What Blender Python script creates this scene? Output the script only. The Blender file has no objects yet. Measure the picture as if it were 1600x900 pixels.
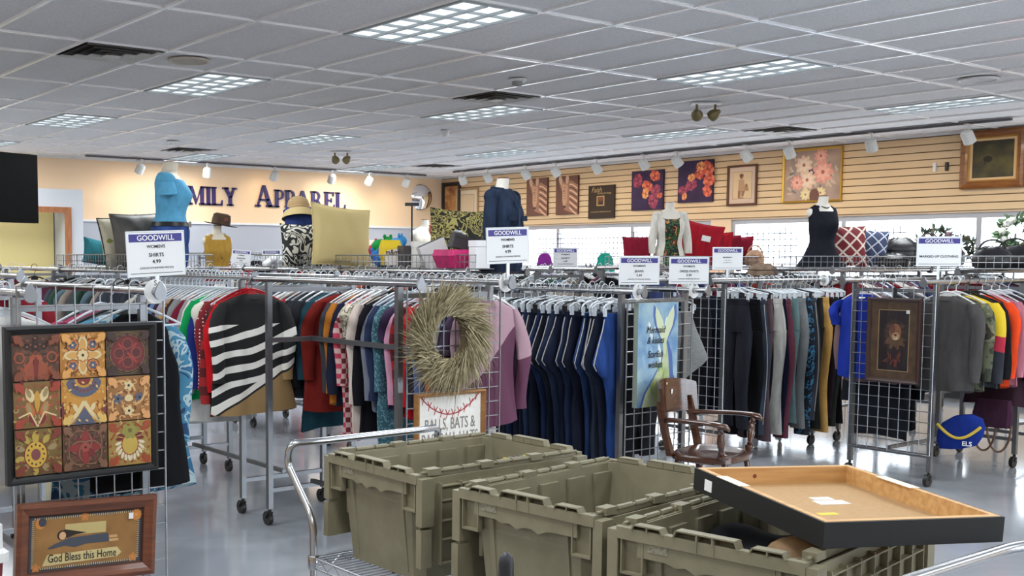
import bpy, math, random
from mathutils import Vector, Matrix
PI = math.pi
S = bpy.context.scene
COL = S.collection
random.seed(7)
def R(d): return math.radians(d)
# ---------------------------------------------------------------- camera, world, exposure
cam = bpy.data.objects.new('camera', bpy.data.cameras.new('camera')); COL.objects.link(cam)
YAW, PIT, ROL = 0.6264, -0.0782, 0.0020
fw = Vector((math.sin(YAW)*math.cos(PIT), math.cos(YAW)*math.cos(PIT), math.sin(PIT)))
rt = Vector((math.cos(YAW), -math.sin(YAW), 0)); up = rt.cross(fw)
r2 = rt*math.cos(ROL)+up*math.sin(ROL); u2 = -rt*math.sin(ROL)+up*math.cos(ROL)
M = Matrix((r2, u2, -fw)).transposed().to_4x4(); M.translation = Vector((0, 0, 1.6))
cam.matrix_world = M
cam.data.sensor_width = 36; cam.data.lens = 1743.5/1600*36
cam.data.shift_x = 218.65/1600; cam.data.shift_y = 90/1600
cam.data.clip_start = .05; cam.data.clip_end = 300
S.camera = cam
S.view_settings.view_transform = 'Standard'; S.view_settings.look = 'None'
S.view_settings.gamma = 1; S.view_settings.use_curve_mapping = False
S.view_settings.exposure = 1.6
TROFFER = 14.; SKY = 3.4; SPOT = 1.7
W = bpy.data.worlds.new('sky'); S.world = W; W.use_nodes = True
bg = W.node_tree.nodes['Background']; bg.inputs[0].default_value = (.80, .90, 1, 1); bg.inputs[1].default_value = SKY
# ---------------------------------------------------------------- materials
def lin(c):
    return tuple(((v/255)/12.92 if v/255 <= .04045 else ((v/255+.055)/1.055)**2.4) for v in c)
MC = {}
def mat(name, c=(128,128,128), rough=.6, metal=0., bump=0., bscale=200., emit=0., trans=0., coat=0., spec=.5, alpha=1.):
    if name in MC: return MC[name]
    m = bpy.data.materials.new(name); m.use_nodes = True; MC[name] = m
    b = m.node_tree.nodes['Principled BSDF']; nt = m.node_tree
    b.inputs['Base Color'].default_value = (*lin(c), 1); b.inputs['Roughness'].default_value = rough
    b.inputs['Metallic'].default_value = metal; b.inputs['Specular IOR Level'].default_value = spec
    if emit: b.inputs['Emission Color'].default_value = (*lin(c), 1); b.inputs['Emission Strength'].default_value = emit
    if trans: b.inputs['Transmission Weight'].default_value = trans
    if coat: b.inputs['Coat Weight'].default_value = coat; b.inputs['Coat Roughness'].default_value = .08
    if bump:
        n = nt.nodes.new('ShaderNodeTexNoise'); n.inputs['Scale'].default_value = bscale; n.inputs['Detail'].default_value = 4
        tc = nt.nodes.new('ShaderNodeTexCoord'); nt.links.new(tc.outputs['Object'], n.inputs['Vector'])
        bp = nt.nodes.new('ShaderNodeBump'); bp.inputs['Strength'].default_value = bump; bp.inputs['Distance'].default_value = .01
        nt.links.new(n.outputs['Fac'], bp.inputs['Height']); nt.links.new(bp.outputs['Normal'], b.inputs['Normal'])
    return m
def noisy(name, c1, c2, scale=8., detail=6., rough=.6, bump=.0, stretch=(1,1,1), metal=0., lo=.35, hi=.65, coat=0., distort=0., spec=.5):
    """two tones mixed by noise in object space"""
    if name in MC: return MC[name]
    m = mat(name, c1, rough, metal, coat=coat, spec=spec); nt = m.node_tree; b = nt.nodes['Principled BSDF']
    tc = nt.nodes.new('ShaderNodeTexCoord'); mp = nt.nodes.new('ShaderNodeMapping'); mp.inputs['Scale'].default_value = stretch
    n = nt.nodes.new('ShaderNodeTexNoise'); n.inputs['Scale'].default_value = scale; n.inputs['Detail'].default_value = detail; n.inputs['Distortion'].default_value = distort
    r = nt.nodes.new('ShaderNodeValToRGB'); r.color_ramp.elements[0].position = lo; r.color_ramp.elements[1].position = hi
    r.color_ramp.elements[0].color = (*lin(c1), 1); r.color_ramp.elements[1].color = (*lin(c2), 1)
    L = nt.links.new; L(tc.outputs['Object'], mp.inputs[0]); L(mp.outputs[0], n.inputs['Vector']); L(n.outputs['Fac'], r.inputs[0]); L(r.outputs[0], b.inputs['Base Color'])
    if bump:
        bp = nt.nodes.new('ShaderNodeBump'); bp.inputs['Strength'].default_value = bump; bp.inputs['Distance'].default_value = .01
        L(n.outputs['Fac'], bp.inputs['Height']); L(bp.outputs[0], b.inputs['Normal'])
    return m
def ramped(name, kind, cols, pos, scale=10., stretch=(1,1,1), rough=.85, distort=0., detail=2., interp='CONSTANT', rot=(0,0,0), bands='X', feature=None, rand=1.):
    """patterned cloth: a wave, voronoi or noise texture through a stepped ramp"""
    if name in MC: return MC[name]
    m = mat(name, cols[0], rough); nt = m.node_tree; b = nt.nodes['Principled BSDF']; L = nt.links.new
    tc = nt.nodes.new('ShaderNodeTexCoord'); mp = nt.nodes.new('ShaderNodeMapping'); mp.inputs['Scale'].default_value = stretch; mp.inputs['Rotation'].default_value = rot
    L(tc.outputs['Object'], mp.inputs[0])
    if kind == 'wave':
        n = nt.nodes.new('ShaderNodeTexWave'); n.bands_direction = bands; n.inputs['Distortion'].default_value = distort; n.inputs['Detail'].default_value = detail; out = n.outputs['Fac']; n.inputs['Detail Scale'].default_value = 1
    elif kind == 'vor':
        n = nt.nodes.new('ShaderNodeTexVoronoi'); out = n.outputs['Distance']; n.inputs['Randomness'].default_value = rand
        if feature: n.feature = feature
    elif kind == 'cell':
        n = nt.nodes.new('ShaderNodeTexVoronoi'); sp = nt.nodes.new('ShaderNodeSeparateColor'); L(n.outputs['Color'], sp.inputs[0]); out = sp.outputs[0]
    else:
        n = nt.nodes.new('ShaderNodeTexNoise'); n.inputs['Detail'].default_value = detail; n.inputs['Distortion'].default_value = distort; out = n.outputs['Fac']
    n.inputs['Scale'].default_value = scale; L(mp.outputs[0], n.inputs['Vector'])
    r = nt.nodes.new('ShaderNodeValToRGB'); r.color_ramp.interpolation = interp
    e = r.color_ramp.elements
    while len(e) < len(cols): e.new(.5)
    for i, (c, p) in enumerate(zip(cols, pos)): e[i].position = p; e[i].color = (*lin(c), 1)
    L(out, r.inputs[0]); L(r.outputs[0], b.inputs['Base Color'])
    return m
def plaid(name, c1, c2, c3, size=.05):
    if name in MC: return MC[name]
    m = mat(name, c1, .9); nt = m.node_tree; b = nt.nodes['Principled BSDF']; L = nt.links.new
    tc = nt.nodes.new('ShaderNodeTexCoord'); sx = nt.nodes.new('ShaderNodeSeparateXYZ'); L(tc.outputs['Object'], sx.inputs[0])
    def step(o, ph):
        a = nt.nodes.new('ShaderNodeMath'); a.operation = 'MULTIPLY_ADD'; a.inputs[1].default_value = 1/(2*size); a.inputs[2].default_value = 50+ph; L(o, a.inputs[0])
        f = nt.nodes.new('ShaderNodeMath'); f.operation = 'FRACT'; L(a.outputs[0], f.inputs[0])
        g = nt.nodes.new('ShaderNodeMath'); g.operation = 'GREATER_THAN'; g.inputs[1].default_value = .5; L(f.outputs[0], g.inputs[0]); return g.outputs[0]
    s = nt.nodes.new('ShaderNodeMath'); s.operation = 'ADD'; L(step(sx.outputs[0], 0), s.inputs[0]); L(step(sx.outputs[2], .1), s.inputs[1])
    d = nt.nodes.new('ShaderNodeMath'); d.operation = 'MULTIPLY'; d.inputs[1].default_value = .5; L(s.outputs[0], d.inputs[0])
    r = nt.nodes.new('ShaderNodeValToRGB'); r.color_ramp.interpolation = 'CONSTANT'; e = r.color_ramp.elements; e.new(.5)
    for i, (c, p) in enumerate(((c1, 0), (c2, .4), (c3, .9))): e[i].position = p; e[i].color = (*lin(c), 1)
    L(d.outputs[0], r.inputs[0]); L(r.outputs[0], b.inputs['Base Color']); return m
def cloth(c):
    c = tuple(c); k = tuple(max(0, int(v*.92)) for v in c)
    return noisy('cloth_%d_%d_%d' % c, c, k, 26, 5, .95, .25, (1,1,.35), spec=.15)
def denim(c):
    c = tuple(c); k = tuple(min(255, int(v*1.35+6)) for v in c)
    return noisy('denim_%d_%d_%d' % c, c, k, 14, 8, .9, .3, (1,1,.25), lo=.4, hi=.8, spec=.15)
CHROME = mat('chrome', (178,180,183), .24, 1.); STEEL = mat('brushed_steel', (132,134,138), .38, 1.)
WIRE = mat('zinc_wire', (150,152,155), .35, .9); BLACK = mat('black_plastic', (22,22,24), .45)
WHITE = mat('white_paper', (235,235,235), .7); CLEAR = mat('clear_hanger', (205,212,218), .2, alpha=1.)
WHT = mat('white_plastic', (225,226,226), .35); DARK = mat('dark', (14,14,16), .7)
PURPLE = mat('header_purple', (62,58,134), .6); INK = mat('ink', (40,40,46), .8); GREYINK = mat('grey_ink', (120,120,124), .8)
# ---------------------------------------------------------------- mesh building
class MB:
    def __init__(s): s.v = []; s.f = []; s.m = []; s.k = 0
    def add(s, vs, fs):
        o = len(s.v); s.v += [tuple(p) for p in vs]
        for f in fs: s.f.append(tuple(o+i for i in f)); s.m.append(s.k)
        return s
    def box(s, x0, x1, y0, y1, z0, z1):
        return s.add([(x0,y0,z0),(x1,y0,z0),(x1,y1,z0),(x0,y1,z0),(x0,y0,z1),(x1,y0,z1),(x1,y1,z1),(x0,y1,z1)],
            [(3,2,1,0),(4,5,6,7),(0,1,5,4),(1,2,6,5),(2,3,7,6),(3,0,4,7)])
    def cbox(s, c, d): return s.box(c[0]-d[0]/2,c[0]+d[0]/2,c[1]-d[1]/2,c[1]+d[1]/2,c[2]-d[2]/2,c[2]+d[2]/2)
    def tube(s, pts, r, n=8, closed=False, sq=False, cap=True):
        pts = [Vector(p) for p in pts]; N = len(pts); rr = r if isinstance(r, (list, tuple)) else [r]*N
        rings = []; u = None
        for i, p in enumerate(pts):
            a = pts[i-1] if (i or closed) else p; b = pts[(i+1) % N] if (i < N-1 or closed) else p
            t = (b-a); t = t.normalized() if t.length > 1e-9 else Vector((0,0,1))
            if u is None:
                u = t.orthogonal().normalized()
                if abs(t.z) > .99: u = Vector((1,0,0))
                elif abs(t.z) < .2: u = Vector((0,0,1)); u = (u-t*u.dot(t)).normalized()
            u = (u-t*u.dot(t)); u = u.normalized() if u.length > 1e-6 else t.orthogonal().normalized()
            w = t.cross(u); ph = PI/4 if sq else 0; rad = rr[i]*(1.414 if sq else 1)
            rings.append([p+(u*math.cos(2*PI*k/n+ph)+w*math.sin(2*PI*k/n+ph))*rad for k in range(n)])
        return s.loft(rings, closed, cap)
    def loft(s, rings, closed=False, cap=True):
        n = len(rings[0]); N = len(rings); vs = [p for r in rings for p in r]; fs = []
        for i in range(N if closed else N-1):
            for k in range(n):
                j = (i+1) % N; fs.append((i*n+k, i*n+(k+1) % n, j*n+(k+1) % n, j*n+k))
        if cap and not closed: fs += [tuple(reversed(range(n))), tuple((N-1)*n+k for k in range(n))]
        return s.add(vs, fs)
    def cyl(s, p0, p1, r, n=16, r1=None): return s.tube([p0, p1], [r, r if r1 is None else r1], n)
    def lathe(s, prof, n=24, c=(0,0,0), cap=True):
        return s.loft([[(c[0]+r*math.cos(2*PI*k/n), c[1]+r*math.sin(2*PI*k/n), c[2]+z) for k in range(n)] for r, z in prof], cap=cap)
    def poly(s, pts, y0, y1):
        """polygon in local x,z pushed from y0 (front) to y1"""
        n = len(pts); s.add([(x,y0,z) for x,z in pts]+[(x,y1,z) for x,z in pts],
            [tuple(range(n)), tuple(reversed(range(n,2*n)))]+[(i,n+i,n+(i+1)%n,(i+1)%n) for i in range(n)]); return s
    def grid(s, fn, nu, nv):
        return s.add([fn(i/nu, j/nv) for j in range(nv+1) for i in range(nu+1)],
            [(j*(nu+1)+i, j*(nu+1)+i+1, (j+1)*(nu+1)+i+1, (j+1)*(nu+1)+i) for j in range(nv) for i in range(nu)])
    def ball(s, c, r, n=12, m=8):
        r = r if isinstance(r, (list, tuple)) else (r, r, r)
        return s.loft([[(c[0]+r[0]*math.sin(a)*math.cos(2*PI*k/n), c[1]+r[1]*math.sin(a)*math.sin(2*PI*k/n), c[2]+r[2]*math.cos(a)) for k in range(n)]
            for a in [max(.02, PI*i/m) if i < m else PI-.02 for i in range(m+1)]])
    def xf(s, M, start=0):
        for i in range(start, len(s.v)): s.v[i] = tuple(M @ Vector(s.v[i]))
        return s
    def mesh(s, name, mats, smooth=True, ang=38):
        me = bpy.data.meshes.new(name); me.from_pydata(s.v, [], s.f)
        for m in mats: me.materials.append(m)
        if len(mats) > 1: me.polygons.foreach_set('material_index', s.m)
        if smooth: me.shade_smooth(); me.set_sharp_from_angle(angle=R(ang))
        me.update(); return me
def obj(name, mb, m, parent=None, loc=None, rot=None, smooth=True, ang=38):
    ms = m if isinstance(m, (list, tuple)) else [m]
    o = bpy.data.objects.new(name, mb.mesh(name, ms, smooth, ang) if isinstance(mb, MB) else mb); COL.objects.link(o)
    if parent: o.parent = parent
    if loc: o.location = loc
    if rot: o.rotation_euler = rot
    return o
def inst(name, me, m, parent, loc=None, rot=None):
    """another object on shared mesh data with its own material"""
    o = bpy.data.objects.new(name, me); COL.objects.link(o); o.parent = parent
    o.material_slots[0].link = 'OBJECT'; o.material_slots[0].material = m
    if loc: o.location = loc
    if rot: o.rotation_euler = rot
    return o
def tag(o, label, cat, group=None, kind=None):
    o['label'] = label; o['category'] = cat
    if group: o['group'] = group
    if kind: o['kind'] = kind
    return o
def thing(name, label, cat, loc=(0,0,0), rz=0., group=None, rx=0., ry=0.):
    o = bpy.data.objects.new(name, None); COL.objects.link(o); o.empty_display_size = .05
    o.location = loc; o.rotation_euler = (R(rx), R(ry), R(rz)); return tag(o, label, cat, group)
def struct(name, mb, m, parent=None, smooth=False):
    o = obj(name, mb, m, parent, smooth=smooth)
    if not parent: o['kind'] = 'structure'
    return o
def copy_tree(o, parent=None):
    c = o.copy(); COL.objects.link(c)
    if parent: c.parent = parent
    for ch in [k for k in bpy.data.objects if k.parent == o]: copy_tree(ch, c)
    return c
def text(name, s, h, m, parent, x, z, y=0., sx=1., shear=0., align='CENTER', depth=.0006, bold=0.):
    """lettering facing local -y; h is the type size"""
    cu = bpy.data.curves.new(name, 'FONT'); cu.body = s; cu.size = h; cu.align_x = align; cu.align_y = 'CENTER'; cu.shear = shear; cu.extrude = depth; cu.offset = bold*h; cu.resolution_u = 3
    t = bpy.data.objects.new(name, cu); COL.objects.link(t)
    me = bpy.data.meshes.new_from_object(t.evaluated_get(bpy.context.evaluated_depsgraph_get()))
    bpy.data.objects.remove(t); bpy.data.curves.remove(cu)
    for v in me.vertices: v.co = Vector((x+v.co.x*sx, y-v.co.z, z+v.co.y))
    me.materials.clear(); me.materials.append(m); me.update()
    o = bpy.data.objects.new(name, me); COL.objects.link(o); o.parent = parent; return o
class Art:
    def front(s): return s.y-s.n*.000006
    """flat painted shapes in local x,z facing -y, each layer a hair in front of the last"""
    def __init__(s, y): s.mb = MB(); s.y = y; s.ms = []; s.n = 0
    def col(s, c):
        m = c if not isinstance(c, tuple) else mat('paint_%d_%d_%d' % c, c, .6)
        if m not in s.ms: s.ms.append(m)
        s.mb.k = s.ms.index(m); s.n += 1; return s.front()
    def poly(s, pts, c):
        y = s.col(c); s.mb.add([(x,y,z) for x,z in pts], [tuple(range(len(pts)))]); return s
    def rect(s, x0, x1, z0, z1, c): return s.poly([(x0,z0),(x1,z0),(x1,z1),(x0,z1)], c)
    def ell(s, x, z, a, b, c, rot=0., n=20):
        return s.poly([(x+a*math.cos(t)*math.cos(rot)-b*math.sin(t)*math.sin(rot), z+a*math.cos(t)*math.sin(rot)+b*math.sin(t)*math.cos(rot)) for t in [2*PI*k/n for k in range(n)]], c)
    def petal(s, x, z, l, w, ang, c):
        d = (math.cos(ang), math.sin(ang)); p = (-d[1], d[0])
        return s.poly([(x+d[0]*l*t+p[0]*w*q, z+d[1]*l*t+p[1]*w*q) for t, q in ((0,-.12),(.3,-.42),(.65,-.5),(.9,-.28),(1,0),(.9,.28),(.65,.5),(.3,.42),(0,.12))], c)
    def flower(s, x, z, r, n, c, c2, a0=0., w=.7):
        for k in range(n): s.petal(x, z, r, r*w, a0+2*PI*k/n, c)
        return s.ell(x, z, r*.25, r*.25, c2, n=10)
    def line(s, pts, w, c):
        for (a, b), (d, e) in zip(pts[:-1], pts[1:]):
            l = math.hypot(d-a, e-b) or 1; nx, nz = -(e-b)/l*w/2, (d-a)/l*w/2
            s.poly([(a-nx,b-nz),(d-nx,e-nz),(d+nx,e+nz),(a+nx,b+nz)], c)
        return s
    def ring(s, x, z, r, w, c, n=24): return s.line([(x+r*math.cos(2*PI*k/n), z+r*math.sin(2*PI*k/n)) for k in range(n+1)], w, c)
    def done(s, name, parent): return obj(name, s.mb, s.ms, parent, smooth=False)
# ---------------------------------------------------------------- the room
XW, YF, ZC = 12.95, 15.7, 3.04
X0, Y0 = -5., -5.
floor_m = noisy('floor_polished', (148,153,160), (174,179,186), 1.6, 9, .13, 0, lo=.3, hi=.7, coat=.5, distort=.6)
ceil_m = noisy('ceiling_tile', (230,230,232), (212,212,214), 90, 3, .9, .15, lo=.3, hi=.62)
beige = mat('wall_beige', (238,209,174), .85, bump=.05, bscale=60); grey_w = mat('wall_grey', (172,176,186), .8, bump=.05, bscale=60)
cream = mat('slat_cream', (226,196,154), .55); groove = mat('slat_groove', (118,92,62), .8); white_t = mat('white_trim', (226,227,228), .5)
struct('floor', MB().box(X0, XW+.2, Y0, YF+.2, -.15, 0), floor_m)
struct('ceiling', MB().box(X0, XW+.2, Y0, YF+.2, ZC+.01, ZC+.16), ceil_m)
struct('wall_left', MB().box(X0-.15, X0, Y0-.15, YF+.2, -.15, ZC+.16), beige)
wb = MB().box(X0, XW+.2, Y0-.15, Y0, -.15, .5).box(X0, XW+.2, Y0-.15, Y0, 2.6, ZC+.16)
for a, b in ((X0, 5.2), (11.5, XW+.2)): wb.box(a, b, Y0-.15, Y0, .5, 2.6)
struct('wall_back', wb, beige)
wf = MB(); wf.box(X0, XW, YF, YF+.2, 2.14, ZC+.01); wf.k = 1; wf.box(X0, XW, YF+.004, YF+.2, 0, 2.14)
struct('wall_far', wf, [beige, grey_w])
struct('trim_1', MB().box(X0, XW, YF-.02, YF+.004, 2.125, 2.155), white_t)
WINS = ((9.87, 14.4), (4.2, 9.55)); ZB, ZT = .75, 2.13
wr = MB(); wr.box(XW, XW+.2, Y0, YF+.2, 0, ZB); wr.box(XW, XW+.2, Y0, YF+.2, ZT, ZC+.01)
for a, b in ((Y0, 4.2), (9.55, 9.87), (14.4, YF+.2)): wr.box(XW, XW+.2, a, b, ZB, ZT)
struct('wall_right', wr, beige)
sl = MB(); z = 2.155; sl.k = 1; sl.box(XW-.012, XW, Y0, YF, 2.15, ZC); sl.k = 0
while z < ZC-.02:
    sl.box(XW-.032, XW-.011, Y0, YF, z, min(ZC, z+.075)); z += .0866
struct('trim_2', sl, [cream, groove])
bb = MB(); bb.box(X0, XW-.001, YF-.014, YF, 0, .1)
struct('baseboard_far', bb, mat('base_rubber', (60,62,66), .6))
struct('baseboard_right', MB().box(XW-.014, XW, Y0, YF-.015, 0, .1), MC['base_rubber'])
frame_m = mat('window_frame', (176,178,184), .4, .5)
glass = mat('pane_glass', (255,255,255), .0, trans=1.)
gnt = glass.node_tree; gnt.nodes.clear()
gt = gnt.nodes.new('ShaderNodeBsdfTransparent'); gg = gnt.nodes.new('ShaderNodeBsdfGlossy'); gg.inputs['Roughness'].default_value = .02; gx = gnt.nodes.new('ShaderNodeMixShader'); gx.inputs[0].default_value = .06
go = gnt.nodes.new('ShaderNodeOutputMaterial'); gnt.links.new(gt.outputs[0], gx.inputs[1]); gnt.links.new(gg.outputs[0], gx.inputs[2]); gnt.links.new(gx.outputs[0], go.inputs[0])
for i, ((a, b), mul) in enumerate(zip(WINS, ((12.85, 11.31), (7.9, 6.25)))):
    f = MB()
    for y0, y1 in ((a, a+.06), (b-.06, b)) + tuple((m-.03, m+.03) for m in mul): f.box(XW+.03, XW+.13, y0, y1, ZB, ZT)
    f.box(XW+.031, XW+.129, a, b, ZB, ZB+.06); f.box(XW+.031, XW+.129, a, b, ZT-.06, ZT)
    w = struct('window_%d' % (i+1), f, frame_m)
    obj('window_pane', MB().box(XW+.075, XW+.081, a+.05, b-.05, ZB+.05, ZT-.05), glass, w)
    obj('window_sill', MB().box(XW-.06, XW+.03, a-.03, b+.03, ZB-.03, ZB), white_t, w)
for i, (a, b) in enumerate(((5.2, 11.5),)):  # unseen window behind the camera, added for daylight on the ceiling
    f = MB()
    for q in range(5): xx = a+(b-a)*q/4; f.box(max(a, xx-.03), min(b, xx+.03), Y0-.11, Y0-.03, .5, 2.6)
    f.box(a, b, Y0-.109, Y0-.031, .5, .56).box(a, b, Y0-.109, Y0-.031, 2.54, 2.6)
    w = struct('window_%d' % (i+3), f, frame_m); obj('window_pane', MB().box(a+.03, b-.03, Y0-.075, Y0-.07, .55, 2.55), glass, w)
# suspended ceiling grid: 2 ft across, rows of 4, 4 and 2 ft
GX, GY, TX, TY = 5.328, 3.609, .6096, 1.2192
rows = [-7+2.5*n+d for n in range(8) for d in (0, .5, 1.5)]          # ... .5, 1, 2 (3 = .5 of the next)
GB = mat('grid_bar', (248,248,249), .25, coat=.3)
g = MB()
for r_ in rows:
    y = GY+TY*r_
    if Y0 < y < YF: g.box(X0, XW-.04, y-.011, y+.011, ZC-.004, ZC+.012)
j = -16
while True:
    x = GX+TX*j; j += 1
    if x < X0: continue
    if x > XW-.05: break
    g.box(x-.011, x+.011, Y0, YF, ZC-.0045, ZC+.0115)
struct('trim_3', g, GB)
struct('trim_4', MB().box(XW-.04, XW-.033, Y0, YF, ZC-.02, ZC+.01).box(X0, XW-.04, YF-.012, YF, ZC-.02, ZC+.01), white_t)
def cell(j, i): return GX+TX*j, GY+TY*i
lens_m = mat('light_lens', (240,247,250), .5, emit=.33); louver = mat('light_louver', (170,178,182), .45)
def troffer(j, i, label):
    x, y = cell(j, i); t = thing('ceiling_light', label, 'ceiling light', (x, y, ZC), group='ceiling lights')
    f = MB(); e = .018
    for b in ((e, TX-e, e, .04), (e, TX-e, TY-.04, TY-e), (e, .04, .04, TY-.04), (TX-.04, TX-e, .04, TY-.04)): f.box(*b, -.012, .006)
    obj('light_frame', f, louver, t, smooth=False)
    obj('light_lens', MB().box(.035, TX-.035, .035, TY-.035, .002, .008), lens_m, t, smooth=False)
    l = MB()
    for q in (1, 2): xx = .04+(TX-.08)*q/3; l.box(xx-.0065, xx+.0065, .04, TY-.04, -.016, .001)
    for q in range(1, 6): yy = .04+(TY-.08)*q/6; l.box(.04, TX-.04, yy-.005, yy+.005, -.014, .0012)
    obj('light_louver', l, louver, t, smooth=False)
    a = bpy.data.lights.new('tube_light', 'AREA'); a.shape = 'RECTANGLE'; a.size = TX-.08; a.size_y = TY-.08; a.energy = TROFFER; a.color = (.94,.98,1.)
    ao = bpy.data.objects.new('tube_light', a); COL.objects.link(ao); ao.parent = t; ao.location = (TX/2, TY/2, -.02)
for j, cn in ((-2, 'left'), (3, 'middle'), (8, 'right')):
    for i, rn in ((1, 'nearest'), (3.5, 'second'), (6, 'third'), (8.5, 'farthest')):
        troffer(j, i, 'white fluorescent ceiling panel, %s row from the camera, %s column in the photo' % (rn, cn))
for j in (-7, -12):
    for i in (-4, -1.5, 1, 3.5, 6, 8.5): troffer(j, i, 'white fluorescent ceiling panel over the left of the shop outside the view')
for j in (-2, 3, 8):
    for i in (-4, -1.5): troffer(j, i, 'white fluorescent ceiling panel behind the camera')
vm = mat('vent_blade', (206,204,200), .5); vd = mat('vent_dark', (26,25,25), .8)
def vent(j, i, label):
    x, y = cell(j, i); t = thing('ceiling_vent', label, 'air vent', (x+TX/2, y+TY/4, ZC), group='ceiling air vents')
    obj('vent_throat', MB().box(-.28, .28, -.28, .28, -.001, .009), vd, t, smooth=False)
    for q in range(4):
        a, b = .285-.07*q, .285-.07*q-.042; zz = -.004-.005*q; m = MB()
        o = [(a,a),(-a,a),(-a,-a),(a,-a)]; n = [(b,b),(-b,b),(-b,-b),(b,-b)]
        for k in range(4):
            kk = (k+1) % 4; m.add([(*o[k],zz-.01),(*o[kk],zz-.01),(*n[kk],zz+.012),(*n[k],zz+.012)], [(0,1,2,3)])
        obj('vent_cone', m, vm, t, smooth=False)
    obj('vent_centre', MB().box(-.05, .05, -.05, .05, -.03, -.024), vm, t, smooth=False)
vent(-4, 3, 'square dark ceiling air vent at upper left beside the round speaker')
vent(2, 3, 'square ceiling air vent beside the middle light panel and smoke detector')
vent(9, 3, 'square ceiling air vent at right above the row of wall pictures')
vent(2, 8, 'small far ceiling air vent just before the left wall lamps')
vent(9, 8, 'small far ceiling air vent above the convex mirror corner')
def ceil_disc(name, x, y, r, label, cat, c):
    t = thing(name, label, cat, (x, y, ZC)); m = mat('disc_%d' % c[0], c, .5)
    obj('rim', MB().lathe([(r*.86,-.004),(r*.9,-.014),(r,-.012),(r*1.02,0)], 32), m, t)
    obj('grille', MB().lathe([(.001,-.012),(r*.5,-.011),(r*.86,-.006)], 32, cap=False), noisy('grille_%d' % c[0], tuple(int(v*.8) for v in c), c, 160, 1), t)
ceil_disc('ceiling_speaker', GX-2.55*TX, GY+3.2*TY, .15, 'round beige ceiling speaker grille at upper left', 'speaker', (196,188,174))
ceil_disc('ceiling_speaker', GX+6.45*TX, GY+.74*TY, .15, 'round white ceiling speaker at upper right', 'speaker', (214,214,216))
t = thing('smoke_detector', 'round smoke detector on the ceiling by the middle vent', 'smoke detector', (GX+1.6*TX, GY+2.55*TY, ZC))
obj('base', MB().lathe([(.075,0),(.075,-.012),(.06,-.018)]), WHT, t); obj('sensor', MB().lathe([(.045,-.016),(.045,-.045),(.03,-.055),(.001,-.056)], 20), mat('det_grey', (150,150,152), .5), t)
t = thing('motion_sensor', 'small white dome sensor on the ceiling in the middle', 'sensor', (GX+4.63*TX, GY+5.13*TY, ZC)); obj('dome', MB().ball((0,0,-.03), (.05,.05,.045)), WHT, t); obj('base', MB().lathe([(.06,0),(.06,-.01)]), WHT, t)
t = thing('smoke_detector', 'small white detector on the ceiling above the blue mannequin', 'smoke detector', (GX+1.44*TX, GY+7.54*TY, ZC)); obj('base', MB().lathe([(.08,0),(.08,-.012),(.05,-.02)]), WHT, t); obj('sensor', MB().lathe([(.04,-.018),(.035,-.05),(.001,-.052)]), WHT, t)
# emergency lamps
brass = mat('lamp_bronze', (120,108,74), .4, .4)
for j, i, lb in ((5.45, 2.52, 'twin bronze emergency lamp heads on the ceiling at right of centre'), (5.42, 7.42, 'small far twin bronze emergency lamp heads near the lettered wall')):
    x, y = cell(j, i); t = thing('emergency_light', lb, 'emergency light', (x, y, ZC), -36)
    obj('plate', MB().box(-.14, .14, -.04, .04, -.014, 0), WHT, t, smooth=False)
    for s, yaw in ((-1, -25), (1, 40)):
        h = MB().lathe([(.02,.05),(.028,.03),(.05,.0),(.055,-.03),(.05,-.05)], 20)
        Mx = Matrix.Translation((s*.085, 0, -.10)) @ Matrix.Rotation(R(yaw), 4, 'Z') @ Matrix.Rotation(R(62), 4, 'X')
        obj('lamp_head', h.xf(Mx), brass, t)
        obj('neck', MB().cyl((s*.085,0,-.012), (s*.085,0,-.085), .012), brass, t)
        obj('lamp_lens', MB().lathe([(.001,-.052),(.046,-.051)], 20, cap=False).xf(Mx), mat('lamp_lens', (220,220,210), .2), t)
# track lamps aimed at the walls
track_m = mat('track_dark', (86,86,92), .5)
tag(obj('light_track', MB().box(11.985, 12.02, 5.5, 14.3, ZC-.03, ZC-.004), track_m, smooth=False), 'long dark lamp track on the ceiling along the slatted wall', 'lamp track')
tag(obj('light_track', MB().box(6.0, 12.1, 15.135, 15.165, ZC-.03, ZC-.004), track_m, smooth=False), 'dark lamp track on the ceiling before the lettered wall', 'lamp track')
can_m = mat('lamp_can', (206,206,202), .45); bulb = mat('lamp_bulb', (255,214,150), .5, emit=9.)
def track_lamp(x, y, rz, label, tilt=42):
    t = thing('track_lamp', label, 'spotlight', (x, y, ZC-.03), rz, 'ceiling track lamps')
    obj('stem', MB().cyl((0,0,0), (0,0,-.1), .011, 10), can_m, t)
    obj('adapter', MB().box(-.02, .02, -.05, .05, -.012, .004), can_m, t, smooth=False)
    Mx = Matrix.Translation((0, 0, -.13)) @ Matrix.Rotation(R(tilt), 4, 'X')
    c = MB().lathe([(.03,.075),(.05,.068),(.062,.045),(.064,-.065),(.058,-.068),(.056,-.03)], 22).xf(Mx)
    obj('lamp_can', c, can_m, t)
    obj('bulb', MB().lathe([(.001,-.034),(.05,-.036)], 18, cap=False).xf(Mx), bulb, t)
    l = bpy.data.lights.new('spot', 'SPOT'); l.energy = SPOT; l.color = (1., .78, .48); l.spot_size = R(135); l.spot_blend = 1.; l.shadow_soft_size = .04
    lo = bpy.data.objects.new('spot_beam', l); COL.objects.link(lo); lo.parent = t; lo.matrix_local = Mx @ Matrix.Translation((0,0,-.075))
RY = [5.93, 7.0, 8.04, 8.64, 9.71, 10.27, 11.13, 11.94, 12.58, 13.45, 14.06]
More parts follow.
